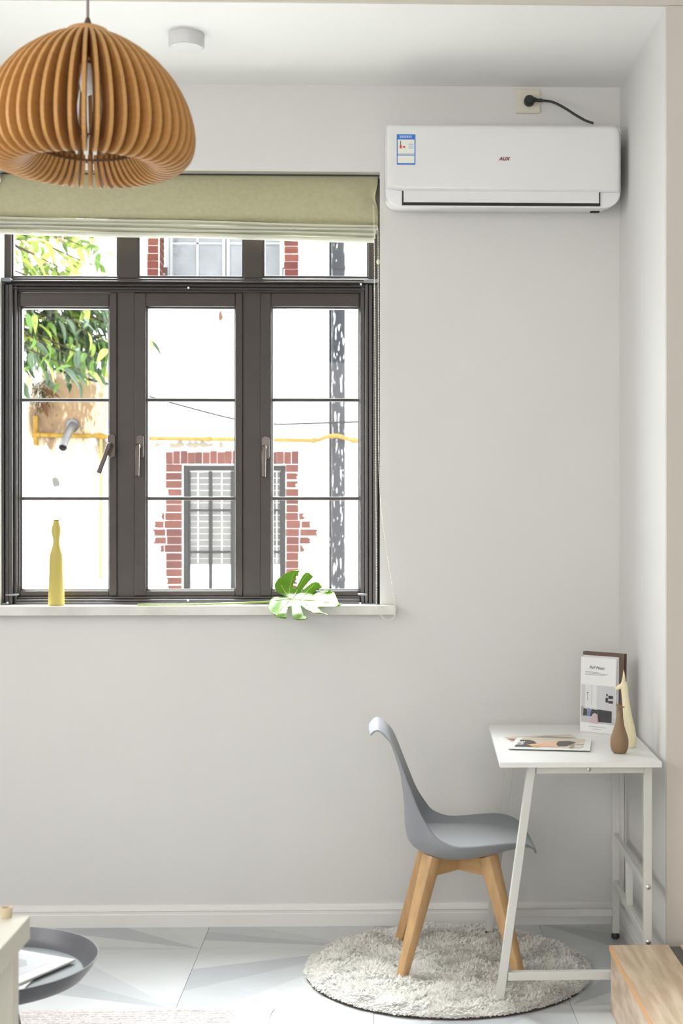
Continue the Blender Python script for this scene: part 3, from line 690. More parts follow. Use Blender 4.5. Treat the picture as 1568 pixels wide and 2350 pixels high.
# ================================================================ BOTTLE ON SILL
pb = [(1389, 18.3), (1380, 18.3), (1365, 18), (1340, 17), (1310, 16), (1290, 15.6), (1276, 14.8), (1267, 13), (1258, 10), (1250, 7.9), (1243, 7.3), (1236, 8), (1228, 9.8), (1219, 10.8), (1211, 10.2), (1204, 8), (1199, 6.3), (1194, 6)]
YB = 5.185; bx = at(129.5, 0, YB).x; kz = YB/FPX
pp = catmull([Vector((r*kz, (1389-y)*kz, 0)) for y, r in pb], 3)
bo = thing('bottle', 'tall slender mustard yellow bottle standing on the left of the window sill', 'bottle', (bx, YB, szt))
n0 = len(pp); outer = [(v.x, v.y) for v in pp]; top = outer[-1][1]
MB().lathe(outer+[(.0075, top), (.0065, top-.02)], (bx, YB, szt+.0003), 40).build('glazed_body', mat('mustard_glaze', srgb(192, 176, 92), .45, var=.04), bo, smooth=True)
annulus2 = MB().lathe([(.0099, top-.002), (.0101, top+.001), (.0088, top+.0012), (.0075, top-.001)], (bx, YB, szt+.0003), 30).build('lip', mat('brown_lip', srgb(105, 82, 45), .6), bo, smooth=True)

# ================================================================ MONSTERA LEAF
out = [(375,370),(330,372),(270,366),(215,368),(185,400),(163,460),(168,500),(205,540),(260,580),(310,594),(345,597),(358,590),(360,540),(375,490),(400,465),(415,540),(432,600),(470,612),(545,610),(585,590),(545,570),(530,530),(505,455),(560,500),(640,535),(715,545),(735,536),(800,562),(812,556),(735,530),(690,480),(770,472),(880,470),(925,462),(955,440),(915,440),(900,400),(865,320),(820,300),(770,295),(720,310),(680,325),(637,345),(640,325),(690,290),(740,270),(700,215),(660,205),(630,215),(560,270),(512,320),(518,300),(545,265),(600,200),(643,152),(600,115),(565,108),(530,140),(490,215),(460,270),(435,282),(430,250),(438,205),(460,150),(505,85),(440,85),(350,120),(270,175),(232,235),(233,265),(245,300),(270,325),(320,345)]
def lp2(x, y): return 580+x/4.612, 1290+y/4.612
def leafY(x, y):
    v = [(60, 5.215), (200, 5.20), (330, 5.175), (400, 5.125), (460, 5.08), (540, 5.03), (620, 5.0)]
    for (a, ya), (c, yc) in zip(v, v[1:]):
        if y <= c: return lerp(ya, yc, (y-a)/(c-a)) - .012*math.sin(max(0, min(1, (x-160)/800))*PI) - .003*math.sin(x*.035+y*.02)
    return 5.0
bm = bmesh.new(); bm.faces.new([bm.verts.new((x, y, 0)) for x, y in out])
bmesh.ops.triangulate(bm, faces=bm.faces[:])
for g in range(180, 960, 22):
    bmesh.ops.bisect_plane(bm, geom=bm.verts[:]+bm.edges[:]+bm.faces[:], plane_co=(g, 0, 0), plane_no=(1, 0, 0))
for g in range(95, 615, 22):
    bmesh.ops.bisect_plane(bm, geom=bm.verts[:]+bm.edges[:]+bm.faces[:], plane_co=(0, g, 0), plane_no=(0, 1, 0))
for v in bm.verts: px, py = lp2(v.co.x, v.co.y); v.co = at(px, py, leafY(v.co.x, v.co.y))
bmesh.ops.recalc_face_normals(bm, faces=bm.faces)
me = bpy.data.meshes.new('blade'); bm.to_mesh(me); bm.free()
M_mon = mat('monstera_green', srgb(112, 150, 48), .35, trans=.4, var=.15, vscale=30, spec=.35)
me.materials.append(M_mon); me.polygons.foreach_set('use_smooth', [True]*len(me.polygons))
ml = thing('monstera_leaf', 'large cut green monstera leaf lying on the sill, lobes hanging over the edge', 'leaf', (at(670, 1390, 5.13).x, 5.13, szt))
o = put('blade', me, ml); so = o.modifiers.new('t', 'SOLIDIFY'); so.thickness = .0008
M_vein = mat('leaf_vein', srgb(190, 205, 90), .4, trans=.3)
def L3(x, y, d=.0015): px, py = lp2(x, y); return at(px, py, leafY(x, y)-d)
for vn in ([(400,385),(390,330),(400,240),(440,110)], [(395,385),(340,310),(300,240)], [(420,388),(470,300),(530,190),(580,130)], [(520,388),(570,320),(650,235)], [(650,400),(720,340),(800,308)], [(400,388),(520,400),(650,405),(800,430),(920,450)], [(400,388),(370,430),(300,500),(260,560)], [(430,400),(470,470),(500,560)], [(520,410),(600,470),(700,535)]):
    MB().tube(catmull([L3(*p) for p in vn], 4), .0011, 5).build('vein', M_vein, ml, smooth=True)
zs_ = szt+.005
st = [L3(405, 386, .002), Vector((at(625, 1376, 5.12).x, 5.12, zs_+.012)), Vector((at(560, 0, 5.125).x, 5.13, zs_+.006)), Vector((at(440, 0, 5.14).x, 5.14, zs_)), Vector((at(316, 0, 5.15).x, 5.15, zs_-.001))]
MB().tube(catmull(st, 6), [.0036]*25, 8).build('stem', mat('stem_green', srgb(170, 190, 110), .4, trans=.2), ml, smooth=True)

# ================================================================ DESK
dk = thing('desk', 'small white desk with angled metal legs standing against the right wall', 'desk', (.61, 4.64, 0))
A0 = Vector((.364, 4.251, 0)); db = Vector((.035, .9994, 0)); dr = Vector((.9994, -.022, 0))
def D(r, bk, z): p = A0+dr*r+db*bk; return Vector((p.x, p.y, z))
TT = .75; P = [D(0, 0, TT-.0165), D(.488, 0, TT-.0165), D(.488, .775, TT-.0165), D(0, .775, TT-.0165)]
MB().prism(P, (0, 0, .0165)).build('desk_top', mat('white_laminate', (.80, .79, .76), .3), dk, bevel=.0012)
zt_ = TT-.0167; T = .025
yN, yF = 4.30, 4.985
XN0, XN1, XNR = .466, .367, .819; XF0, XF1, XFR = .478, .388, .836
FZ = .022
MB().bar((XN1, yN, FZ), (XN0-.001, yN, zt_-.0), T, T).build('leg', M_wmetal, dk, bevel=.002)
MB().bar((XF1, yF, .03), (XF0, yF, zt_), T, T).build('leg', M_wmetal, dk, bevel=.002)
MB().box((XNR-T/2, yN-T/2, .02), (XNR+T/2, yN+T/2, zt_)).build('leg', M_wmetal, dk, bevel=.002)
MB().box((XFR-T/2, yF-T/2, .02), (XFR+T/2, yF+T/2, zt_)).build('leg', M_wmetal, dk, bevel=.002)
for (x, y_, z) in ((XN1-.002, yN, .0195), (XF1, yF, .03), (XNR, yN, .02), (XFR, yF, .02)):
    MB().lathe([(.011, .0002), (.0145, .004), (.0145, z-.008), (.0105, z-.0005)], (x, y_, 0), 16).build('foot', M_black, dk, smooth=True)
def rail(p, q, h=T, w_=T): MB().bar(p, q, w_, h, up=(0, 0, 1)).build('rail', M_wmetal, dk, bevel=.0015)
rail((XN0+.012, yN, zt_-T/2), (XNR-.0127, yN, zt_-T/2)); rail((XF0+.012, yF, zt_-T/2), (XFR-.0127, yF, zt_-T/2))
xa_ = lerp(XN1, XN0, .1); rail((xa_+.015, yN, .093), (XNR-.0127, yN, .093))
xa_ = lerp(XF1, XF0, .14); rail((xa_+.015, yF, .093), (XFR-.0127, yF, .093))
for z in (.362, .195): rail((lerp(XNR, XFR, .02), yN+.0127, z), (lerp(XNR, XFR, .98), yF-.0127, z), T, .016)
xm = lerp(XNR, XFR, .5); MB().bar((xm, 4.66, .2075), (xm, 4.66, .3495), .022, .016).build('strut', M_wmetal, dk, bevel=.0015)
xm2 = lerp(XNR, XFR, .2)
for x, z in ((.637, zt_-.012), (XNR, .362), (XNR, .195)):
    MB().lathe([(.0075, 0), (.0075, .002), (.005, .004)], (x, yN-T/2-.0002, z), 16, axis='y').build('bolt', M_steel, dk, smooth=True)

# magazines lying on the desk
Mp = lambda n, *c, **k: mat(n, srgb(*c), .35, **k)
M_paper = Mp('paper_white', 228, 228, 226); M_pbeige = Mp('print_beige', 205, 192, 172); M_pblack = Mp('print_black', 62, 58, 60); M_skin = Mp('print_skin', 226, 178, 150); M_blond = Mp('print_blond', 205, 165, 110)
TZ = TT+.0002
def flat_quad(pix, z, h, name, mats, parent, **k):
    P = [atz(px, py, z) for px, py in pix]; return MB().prism([(p.x, p.y, z-h) for p in P], (0, 0, h)).build(name, mats, parent, **k)
def bil(pix, u, v): a, b_, c, d = [Vector(p) for p in pix]; return (a*(1-u)+b_*u)*(1-v)+(d*(1-u)+c*u)*v
def flat_poly(pix, uv, z, name, m, parent):
    P = []
    for u, v in uv: q = bil(pix, u, v); w_ = atz(q.x, q.y, z); P.append((w_.x, w_.y, z))
    MB().prism(P, (0, 0, .0002)).build(name, m, parent)
Q2 = [(1146, 1690.5), (1315, 1684), (1336, 1697), (1173, 1708)]
m2 = thing('magazine', 'open white-bordered magazine lying beneath the portrait magazine on the desk', 'magazine', atz(1240, 1695, TT), 'magazines lying on the desk')
flat_quad(Q2, TZ+.003, .003, 'pages', M_paper, m2)
flat_poly(Q2, [(.05, .08), (.96, .06), (.96, .9), (.05, .9)], TZ+.0031, 'cover_print', M_pbeige, m2)
flat_poly(Q2, [(.35, .3), (.62, .12), (.95, .7), (.7, .85), (.4, .7)], TZ+.0034, 'cover_print', Mp('print_taupe', 150, 142, 130), m2)
flat_poly(Q2, [(.05, .3), (.14, .3), (.16, .6), (.08, .6)], TZ+.0034, 'cover_print', Mp('print_redbrown', 150, 95, 85), m2)
Q1 = [(1188.5, 1692), (1358.5, 1696.5), (1354.5, 1720.5), (1164.5, 1716)]
m1 = thing('magazine', 'white-bordered magazine with a sideways portrait cover, topmost on the desk', 'magazine', atz(1262, 1706, TT), 'magazines lying on the desk')
Q1z = TZ+.0075
flat_quad(Q1, Q1z, .004, 'pages', M_paper, m1, bevel=.0008)
def c1(uv, m, k): flat_poly(Q1, uv, Q1z+.0001+.0003*k, 'cover_print', m, m1)
c1([(.07, .04), (.92, .04), (.90, .88), (.07, .88)], M_pbeige, 0)
c1([(.07, .22), (.19, .22), (.26, .32), (.32, .55), (.34, .75), (.30, .88), (.07, .88)], M_pblack, 1)
c1([(.23, .62), (.40, .45), (.50, .30), (.62, .25), (.66, .45), (.62, .78), (.45, .80), (.32, .88), (.28, .80)], M_skin, 2)
c1([(.19, .60), (.32, .68), (.40, .60), (.36, .88), (.29, .84)], M_blond, 3)
c1([(.57, .28), (.70, .22), (.80, .32), (.76, .50), (.70, .72), (.60, .75), (.56, .55)], M_pblack, 3)
c1([(.74, .88), (.745, .6), (.79, .45), (.80, .88)], Mp('print_olive', 150, 140, 120), 4)
c1([(.81, .42), (.905, .40), (.9, .52), (.81, .52)], Mp('print_pink', 214, 198, 190), 4); c1([(.80, .62), (.90, .62), (.895, .84), (.80, .84)], MATS['print_pink'], 4)
ctr = bil(Q1, .115, .56); cw = atz(ctr.x, ctr.y, Q1z); a = atz(*bil(Q1, .12, .85), Q1z); c_ = atz(*bil(Q1, .12, .25), Q1z)
text('CLINE', .028, m1, M_paper, (cw.x, cw.y, Q1z+.0012), (c_-a), (-(c_-a).y, (c_-a).x, 0), name='lettering', bold=.0006)

# upright magazines in the corner
bl0 = atz(1331, 1678, TT); br0 = atz(1408, 1687, TT); rd = (br0-bl0); rd.z = 0; rd.normalize(); nd = Vector((rd.y, -rd.x, 0))   # nd points to camera-left
if nd.y > 0: nd = -nd
back = -nd
WM, HM = .143, .262
def CP(u, v, d): return bl0+rd*u+Vector((0, 0, .0004))+Vector((0, 0, v))+nd*d+back*(v*.03)
mg = thing('magazine', 'white magazine with a living room photo cover standing upright on the desk', 'magazine', bl0, 'magazines standing on the desk')
def slab(b, u0, u1, v0, v1, d0, d1): return b.prism([CP(u0, v0, d1), CP(u1, v0, d1), CP(u1, v1, d1), CP(u0, v1, d1)], nd*(d0-d1))
slab(MB(), 0, WM, 0, HM-.006, 0, -.008).build('pages', M_paper, mg, bevel=.0006)
def pr(poly, m, k): MB().prism([CP(u*WM, v*HM, .0003+.0003*k) for u, v in poly], nd*-.0002).build('cover_print', m, mg)
def rc(a, b_, c, d): return [(a, b_), (c, b_), (c, d), (a, d)]
M_lil = Mp('print_lilac_grey', 200, 198, 203); M_cur = Mp('print_curtain', 216, 218, 216); M_sofa = Mp('print_sofa', 190, 188, 190); M_cush = Mp('print_cushion', 68, 66, 70); M_blue = Mp('print_blue', 120, 130, 165)
pr(rc(.03, .125, .985, .62), M_lil, 0); pr(rc(.14, .32, .48, .62), M_cur, 1); pr(rc(.32, .36, .335, .62), M_sofa, 2)
pr(rc(.03, .125, .985, .215), M_sofa, 1); pr(rc(.03, .21, .1, .33), Mp('print_mauve', 168, 158, 158), 1); pr([(.09, .21), (.2, .215), (.2, .30), (.10, .31)], M_cush, 2)
pr([(.2, .21), (.3, .215), (.32, .30), (.22, .315)], M_blue, 3); pr([(.29, .21), (.5, .215), (.5, .30), (.33, .305)], M_cush, 2)
pr([(.52, .145), (.9, .15), (.9, .3), (.5, .31)], M_cush, 2); pr([(.27, .13), (.52, .12), (.5, .24), (.42, .26), (.36, .24)], Mp('print_dusty_pink', 196, 176, 178), 4)
pr(rc(.72, .41, .79, .47), M_pblack, 2); pr(rc(.80, .46, .93, .50), M_pblack, 2); pr(rc(.80, .40, .93, .435), M_pblack, 2); pr(rc(.74, .49, .78, .52), M_pblack, 2)
pr(rc(.19, .51, .23, .52), M_pblack, 3); pr(rc(.207, .43, .213, .51), M_cush, 3); pr(rc(.19, .425, .23, .43), M_cush, 3)
up_ = (CP(0, 1, 0)-CP(0, 0, 0)).normalized(); fr = .0006
text('PnP Music', .0150, mg, Mp('ink', 70, 68, 66), CP(.46*WM, .845*HM, fr), rd, up_, shear=.35, name='title')
M_ink = Mp('ink_grey', 135, 132, 130)
b = MB()
for k, (u1) in enumerate((.48, .78, .66)):
    u = .13
    while u < u1:
        wl = random.uniform(.02, .05); v = .785-.017*k; b.prism([CP(u*WM, v*HM, .0006), CP((u+wl)*WM, v*HM, .0006), CP((u+wl)*WM, (v+.006)*HM, .0006), CP(u*WM, (v+.006)*HM, .0006)], nd*-.0002); u += wl+.008
for v, ua, ub in ((.075, .25, .72), (.045, .37, .6)):
    u = ua
    while u < ub: b.prism([CP(u*WM, v*HM, .0006), CP((u+.012)*WM, v*HM, .0006), CP((u+.012)*WM, (v+.007)*HM, .0006), CP(u*WM, (v+.007)*HM, .0006)], nd*-.0002); u += .022
b.build('text_lines', M_ink, mg)['kind'] = 'stuff'
wk = thing('magazine', 'plain white magazine just behind the upright cover on the desk', 'magazine', bl0+back*.01, 'magazines standing on the desk')
slab(MB(), .003, WM+.004, 0, HM, -.0085, -.014).build('pages', mat('paper_grey', srgb(205, 205, 205), .5), wk, bevel=.0005)
bk_ = thing('book', 'tall dark brown book standing behind the upright white magazines', 'book', bl0+back*.02)
slab(MB(), -.002, WM+.019, 0, HM+.012, -.0145, -.018).build('front_cover', mat('brown_cover', srgb(98, 74, 66), .5), bk_, bevel=.0008)
slab(MB(), .001, WM+.014, .003, HM+.008, -.0182, -.0265).build('pages', mat('page_cream', srgb(215, 212, 200), .7), bk_)
slab(MB(), -.002, WM+.023, 0, HM+.012, -.0267, -.030).build('back_cover', MATS['brown_cover'], bk_, bevel=.0008)

# figurines
def fig_prof(pts, Y, ybase, mul=1): return [(r*Y/FPX*mul, (ybase-y)*Y/FPX) for y, r in pts]
Fz = TT+.0002
p = atz(1422, 1728, TT); bvx, bvy = p.x, p.y
bird = thing('bird_vase', 'brown teardrop bird-shaped vase with a beak, in front of the cream figurine', 'vase', (bvx, bvy, Fz))
M_brown = mat('brown_ceramic', srgb(136, 110, 82), .5, bump=.05, bscale=200)
pr_ = [(1731, 13), (1727, 17), (1718, 20), (1706, 20.8), (1694, 19.5), (1680, 15), (1665, 10.5), (1650, 7.2), (1640, 6.2), (1632, 6)]
pc = catmull([Vector((r*bvy/FPX, (1731-y)*bvy/FPX, 0)) for y, r in pr_], 3)
kk = bvy/FPX; nk = pc[-1].y
b = MB(); b.lathe([(v.x, v.y) for v in pc], (bvx, bvy, Fz), 32); b.build('vase_body', M_brown, bird, smooth=True)
# head: a ring lofted from the neck to a mouth drawn out into a beak
vs = []; n = 24; lev = [(0, .0, 0, 6), (4, -1, 0, 6.6), (9, -1.5, .6, 9), (13, -1, 1, 11)]
b = MB(); rows_ = []
for (dz, dx, el, r) in lev:
    row = []
    for k in range(n):
        t = 2*PI*k/n; c0, s0 = math.cos(t), math.sin(t)
        beak = max(0, c0)**4*el*8; tail = max(0, -c0)**6*el*1
        x = dx+(r*(.8+.0*el))*c0*.8+beak-tail; y_ = r*.7*s0*(1-.35*el*max(0, c0)); z = dz-el*max(0, c0)**2*6+el*max(0, -c0)**2*3
        row.append((bvx+x*kk, bvy+y_*kk, Fz+nk+z*kk-.001))
    rows_ += row
fs = [(i*n+k, i*n+(k+1)%n, (i+1)*n+(k+1)%n, (i+1)*n+k) for i in range(3) for k in range(n)]
b.add(rows_, fs); o = b.build('beak_mouth', M_brown, bird, smooth=True, angle=70); so = o.modifiers.new('t', 'SOLIDIFY'); so.thickness = .0018; so.offset = -1
sd = o.modifiers.new('s', 'SUBSURF'); sd.levels = 1; sd.render_levels = 1
# cream llama figurine
p = atz(1446, 1716, TT); lx, ly = p.x, p.y; kk = ly/FPX
lla = thing('llama_figurine', 'tall cream ceramic llama figurine with pointed ears beside the brown vase', 'figurine', (lx, ly, Fz))
M_crm = mat('cream_ceramic', srgb(232, 222, 186), .4)
def LL(px, py): return Vector((lx+(px-1446)*kk, ly, Fz+(1716-py)*kk))
sec = [(1716, 1449, 8), (1712, 1449, 10.5), (1700, 1449.5, 12.2), (1685, 1448, 12.5), (1665, 1445, 11.8), (1645, 1441, 10.6), (1625, 1438.5, 9.2), (1605, 1436, 8.2), (1592, 1434.5, 8), (1582, 1433.5, 8.2), (1573, 1432.5, 8), (1566, 1432, 6.3), (1561, 1432, 3.5)]
cs = catmull([Vector(s_) for s_ in sec], 3); b = MB(); n = 20; vs = []; fs = []
for s_ in cs:
    c = LL(s_.y, s_.x)
    for k in range(n): t = 2*PI*k/n; vs.append((c.x+s_.z*kk*math.cos(t), c.y+s_.z*kk*.95*math.sin(t), c.z))
for i in range(len(cs)-1):
    for k in range(n): fs.append((i*n+k, i*n+(k+1)%n, (i+1)*n+(k+1)%n, (i+1)*n+k))
fs += [tuple(range(n))[::-1], tuple((len(cs)-1)*n+k for k in range(n))]
b.add(vs, fs)
b.tube(catmull([LL(1434, 1572), LL(1427, 1574), LL(1420, 1577), LL(1415, 1579.5), LL(1412.8, 1580)], 3), [7.4*kk, 7.2*kk, 7*kk, 6.6*kk, 6*kk, 5.4*kk, 5*kk, 4.6*kk, 4.3*kk, 3.9*kk, 3*kk, 2*kk, .6*kk], 16)
b.build('body', M_crm, lla, smooth=True, angle=80)
for (a, c, dyy, r0) in (((1433, 1568), (1432.3, 1537), .004, 4.2), ((1429.5, 1568), (1429, 1552), -.005, 3.4)):
    pa, pc_ = LL(*a), LL(*c); pa.y += dyy; pc_.y += dyy; MB().tube([pa, pa.lerp(pc_, .35), pa.lerp(pc_, .7), pc_], [r0*kk, r0*.85*kk, r0*.5*kk, .3*kk], 12).build('ear', M_crm, lla, smooth=True)
MB().lathe([(.0085, 0), (.0105, .0015)], (LL(1449, 1716).x, ly, Fz-.0001), 24).build('base_pad', mat('pad_brown', srgb(120, 95, 75), .7), lla)

# ================================================================ CHAIR
CX, CY = .261, 4.713
chr_ = thing('chair', 'grey plastic shell chair with a seat cushion and splayed beech legs on the fluffy rug', 'chair', (CX, CY, .015))
rim = [(-.286, .781, .138), (-.266, .797, .150), (-.237, .775, .163), (-.212, .739, .175), (-.178, .652, .195), (-.137, .552, .212), (-.103, .498, .222), (-.075, .465, .228), (-.027, .444, .235), (.021, .441, .238), (.10, .447, .237), (.158, .449, .229), (.205, .440, .205), (.233, .420, .172), (.244, .400, .142)]
cen = [(-.292, .787), (-.270, .806), (-.240, .785), (-.220, .735), (-.192, .645), (-.178, .54), (-.174, .46), (-.155, .410), (-.09, .373), (0, .363), (.09, .376), (.155, .394), (.215, .406), (.245, .400), (.253, .384)]
NS = 5
R_ = catmull([Vector(r) for r in rim], NS); C_ = catmull([Vector((a, b_, 0)) for a, b_ in cen], NS); NU = len(R_)-1
def shell(i, v, lift=0):
    r = R_[i]; c = C_[i]; s_ = abs(v)**2.6; wv = math.sin(v*PI/2*.97)/math.sin(PI/2*.97)
    s2 = abs(wv)**2.8
    return Vector((CX+lerp(c.x, r.x, s2), CY+r.z*wv, lerp(c.y, r.y, s2)))
NV = 32; b = MB()
b.add([shell(i, -1+2*j/NV) for i in range(NU+1) for j in range(NV+1)], [(i*(NV+1)+j, (i+1)*(NV+1)+j, (i+1)*(NV+1)+j+1, i*(NV+1)+j+1) for i in range(NU) for j in range(NV)])
M_shell = mat('grey_polypropylene', srgb(140, 143, 148), .42)
o = b.build('shell', M_shell, chr_, smooth=True, angle=80)
so = o.modifiers.new('t', 'SOLIDIFY'); so.thickness = .006; so.offset = -1
sd = o.modifiers.new('s', 'SUBSURF'); sd.levels = 1; sd.render_levels = 2
# cushion
ia, ib = NS*6+2, NS*12+2; b = MB(); vs = []; NVc = 28; NUc = 30
def sh(fi, v): i = int(fi); i = min(i, NU-1); return shell(i, v).lerp(shell(i+1, v), fi-i)
for side in (1, 0):
    for a in range(NUc+1):
        for c in range(NVc+1):
            uu = -1+2*a/NUc; vv = -1+2*c/NVc
            k = 1.0 if side else 0
            # squircle mapping keeps the pad's corners round
            ux = uu*math.sqrt(1-vv*vv*.28); vx = vv*math.sqrt(1-uu*uu*.22)
            q = sh(lerp(ia, ib, (ux+1)/2), vx*.86)
            h = (1-abs(uu)**8)*(1-abs(vv)**8); h = max(0, h)**.5
            top_z = .424+.006*(1-vv*vv)-.012*max(0, ux)**2+.012*max(0, -ux)**3
            vs.append(Vector((q.x+.010*max(0, -ux)**3, q.y, q.z+.003+(h*max(0, top_z-q.z-.003) if side else 0))))
n1 = (NUc+1)*(NVc+1); fs = []
for o_ in (0, n1):
    for a in range(NUc):
        for c in range(NVc): q = (o_+a*(NVc+1)+c, o_+(a+1)*(NVc+1)+c, o_+(a+1)*(NVc+1)+c+1, o_+a*(NVc+1)+c+1); fs.append(q)
b.add(vs, fs); b.build('seat_cushion', mat('grey_leatherette', srgb(152, 153, 156), .36, bump=.05, bscale=200), chr_, smooth=True, angle=80)
M_beech = mat('beech', srgb(206, 166, 118), .42, bump=.05, bscale=30, var=.22, vscale=7, stretch=(5, 5, .7))
def chair_leg(sx_, sy_):
    top = Vector((CX+sx_*.092+.004, CY+sy_*.096, .379)); ft = Vector((CX+sx_*.190, CY+sy_*.196, .012)); b = MB(); n = 16; vs = []; fs = []
    d = (ft-top).normalized(); ax = Vector((sx_, sy_, 0)).normalized(); ax = (ax-d*ax.dot(d)).normalized(); ay = d.cross(ax)
    L = 10
    for i in range(L+1):
        t = i/L; c = top.lerp(ft, t); r = lerp(.0285, .0165, t)
        if i == L: c = ft; r *= .93
        for k in range(n):
            a = 2*PI*k/n+PI/4; ca, sa = math.cos(a), math.sin(a); e = .45
            vs.append(c+(ax*math.copysign(abs(ca)**e, ca)+ay*math.copysign(abs(sa)**e, sa)*.92)*r)
    for i in range(L):
        for k in range(n): fs.append((i*n+k, i*n+(k+1)%n, (i+1)*n+(k+1)%n, (i+1)*n+k))
    fs += [tuple(range(n))[::-1], tuple(L*n+k for k in range(n))]
    b.add(vs, fs).build('leg', M_beech, chr_, smooth=True, angle=32)
for sx_, sy_ in ((-1, -1), (1, -1), (1, 1), (-1, 1)): chair_leg(sx_, sy_)
M_beech2 = mat('beech_brace', srgb(204, 164, 116), .45, var=.15, vscale=9, stretch=(1, 1, 6))
for s_ in (1, -1):
    p, q = Vector((CX-.087, CY-.090*s_, .344)), Vector((CX+.095, CY+.090*s_, .344)); MB().bar(p, q, .022, .056-(.0006 if s_ > 0 else 0), up=(0, 0, 1)).build('brace', M_beech2, chr_, bevel=.002)
MB().box((CX-.06, CY-.05, .3665), (CX+.05, CY+.05, .3685)).build('mounting_plate', M_black, chr_)

# ================================================================ ROUND SHAGGY RUG
RX, RY, RR = .226, 4.645, .462
rug = thing('round_rug', 'round fluffy white rug under the grey chair', 'rug', (RX, RY, 0))
MB().lathe([(RR, .0004), (RR+.002, .0008), (RR+.002, .004), (RR, .0045)], (RX, RY, 0), 96).build('rug_backing', mat('rug_backing', srgb(70, 60, 56), .9), rug)
def pile_z(x, y):
    r = math.hypot(x-RX, y-RY); e = max(0, min(1, (RR-r)/.03))
    return .005+e**.5*(.017+.005*math.sin(x*41+math.sin(y*33)*2)*math.sin(y*37+math.sin(x*29)*1.5)+.004*noise.noise(Vector((x*60, y*60, 0))))
M_pile = mat('rug_pile', (.97, .945, .89), .95, trans=.45, spec=.1)
MB().grid(lambda u, v: (lambda r, a: (RX+r*math.cos(a), RY+r*math.sin(a), pile_z(RX+r*math.cos(a), RY+r*math.sin(a))))(max(.001, (RR-.0005)*u**.7), v*2*PI), 70, 200).build('rug_base', M_pile, rug, smooth=True, angle=80)
rs = np.random.RandomState(4); NT = 26000
ang = rs.rand(NT)*2*PI; rad = np.sqrt(rs.rand(NT))*(RR-.001); ne = 3500
rad[:ne] = RR-.001-rs.rand(ne)*.012
bx_, by_ = RX+rad*np.cos(ang), RY+rad*np.sin(ang)
fx = np.sin(bx_*23+np.sin(by_*17)*2)+.8*np.sin(by_*37+bx_*11); fy = np.sin(by_*29+np.sin(bx_*19)*2)+.8*np.sin(bx_*41-by_*13)
edge = np.clip((rad-(RR-.05))/.05, 0, 1)
frontf = np.clip(-np.sin(ang), 0, 1)*edge
ln = (.013+.010*rs.rand(NT))*(1+.25*np.sin(bx_*31)*np.sin(by_*27))*(1-.45*frontf)
lean = 1.0
dx = lean*(fx*.5+rs.randn(NT)*.45)+edge*np.cos(ang)*.7; dy = lean*(fy*.5+rs.randn(NT)*.45-.25)+edge*np.sin(ang)*.6
dl = np.sqrt(dx*dx+dy*dy+1); ux, uy, uz = dx/dl, dy/dl, 1/dl
sa = np.arctan2(dy, dx)+PI/2+rs.randn(NT)*.35; wd = .0030+.0022*rs.rand(NT); px_, py_ = np.cos(sa)*wd, np.sin(sa)*wd
V = np.zeros((NT, 5, 3)); z0_ = np.array([pile_z(a, b_) for a, b_ in zip(bx_, by_)])-.004
V[:, 0] = np.c_[bx_-px_, by_-py_, z0_]; V[:, 1] = np.c_[bx_+px_, by_+py_, z0_]
m1x, m1y, m1z = bx_+ux*ln*.45, by_+uy*ln*.45, z0_+uz*ln*.6
V[:, 2] = np.c_[m1x+px_*.8, m1y+py_*.8, m1z]; V[:, 3] = np.c_[m1x-px_*.8, m1y-py_*.8, m1z]
V[:, 4] = np.c_[bx_+ux*ln*1.25, by_+uy*ln*1.25, np.maximum(.006, z0_+uz*ln*(.95-.5*edge))]
me = bpy.data.meshes.new('pile'); me.vertices.add(NT*5); me.vertices.foreach_set('co', V.ravel())
me.loops.add(NT*7); me.polygons.add(NT*2)
base = np.arange(NT)*5
lv = np.c_[base, base+1, base+2, base+3, base+3, base+2, base+4].ravel(); me.loops.foreach_set('vertex_index', lv)
ls_ = np.c_[np.arange(NT)*7, np.arange(NT)*7+4].ravel(); me.polygons.foreach_set('loop_start', ls_)
me.update(calc_edges=True); me.validate()
me.materials.append(M_pile); me.polygons.foreach_set('use_smooth', [True]*len(me.polygons))
o = put('pile', me, rug); o['kind'] = 'stuff'

# ================================================================ WOVEN RUG (bottom left)
wr_x1 = atz(627, 2313, .008).x; wr_y1 = atz(400, 2311, .008).y
M_wov = mat('woven_cotton', srgb(222, 214, 212), .95, bump=.8, bscale=120, var=.22, vscale=70)
def wov(u, v):
    x = lerp(wr_x1-1.5, wr_x1, u); y_ = lerp(wr_y1-1.0, wr_y1, v)
    e = min(1, (1-u)*28)*min(1, (1-v)*28)
    rib = abs(math.sin((y_ if u < .93 else x)*PI/.018)); wv = .006*math.exp(-((x-(-.62))/.12)**2)*math.exp(-((1-v)/.05)**2)
    return (x+.006*math.sin(y_*25)*(u > .999), y_+.004*math.sin(x*11)*(v > .999), .002+.008*e*(.35+.65*rib)+wv)
o = MB().grid(wov, 160, 420).build('woven_rug', M_wov, smooth=True, angle=80)
tag(o, 'pinkish white ribbed woven cotton rug at the bottom left of the floor', 'rug')

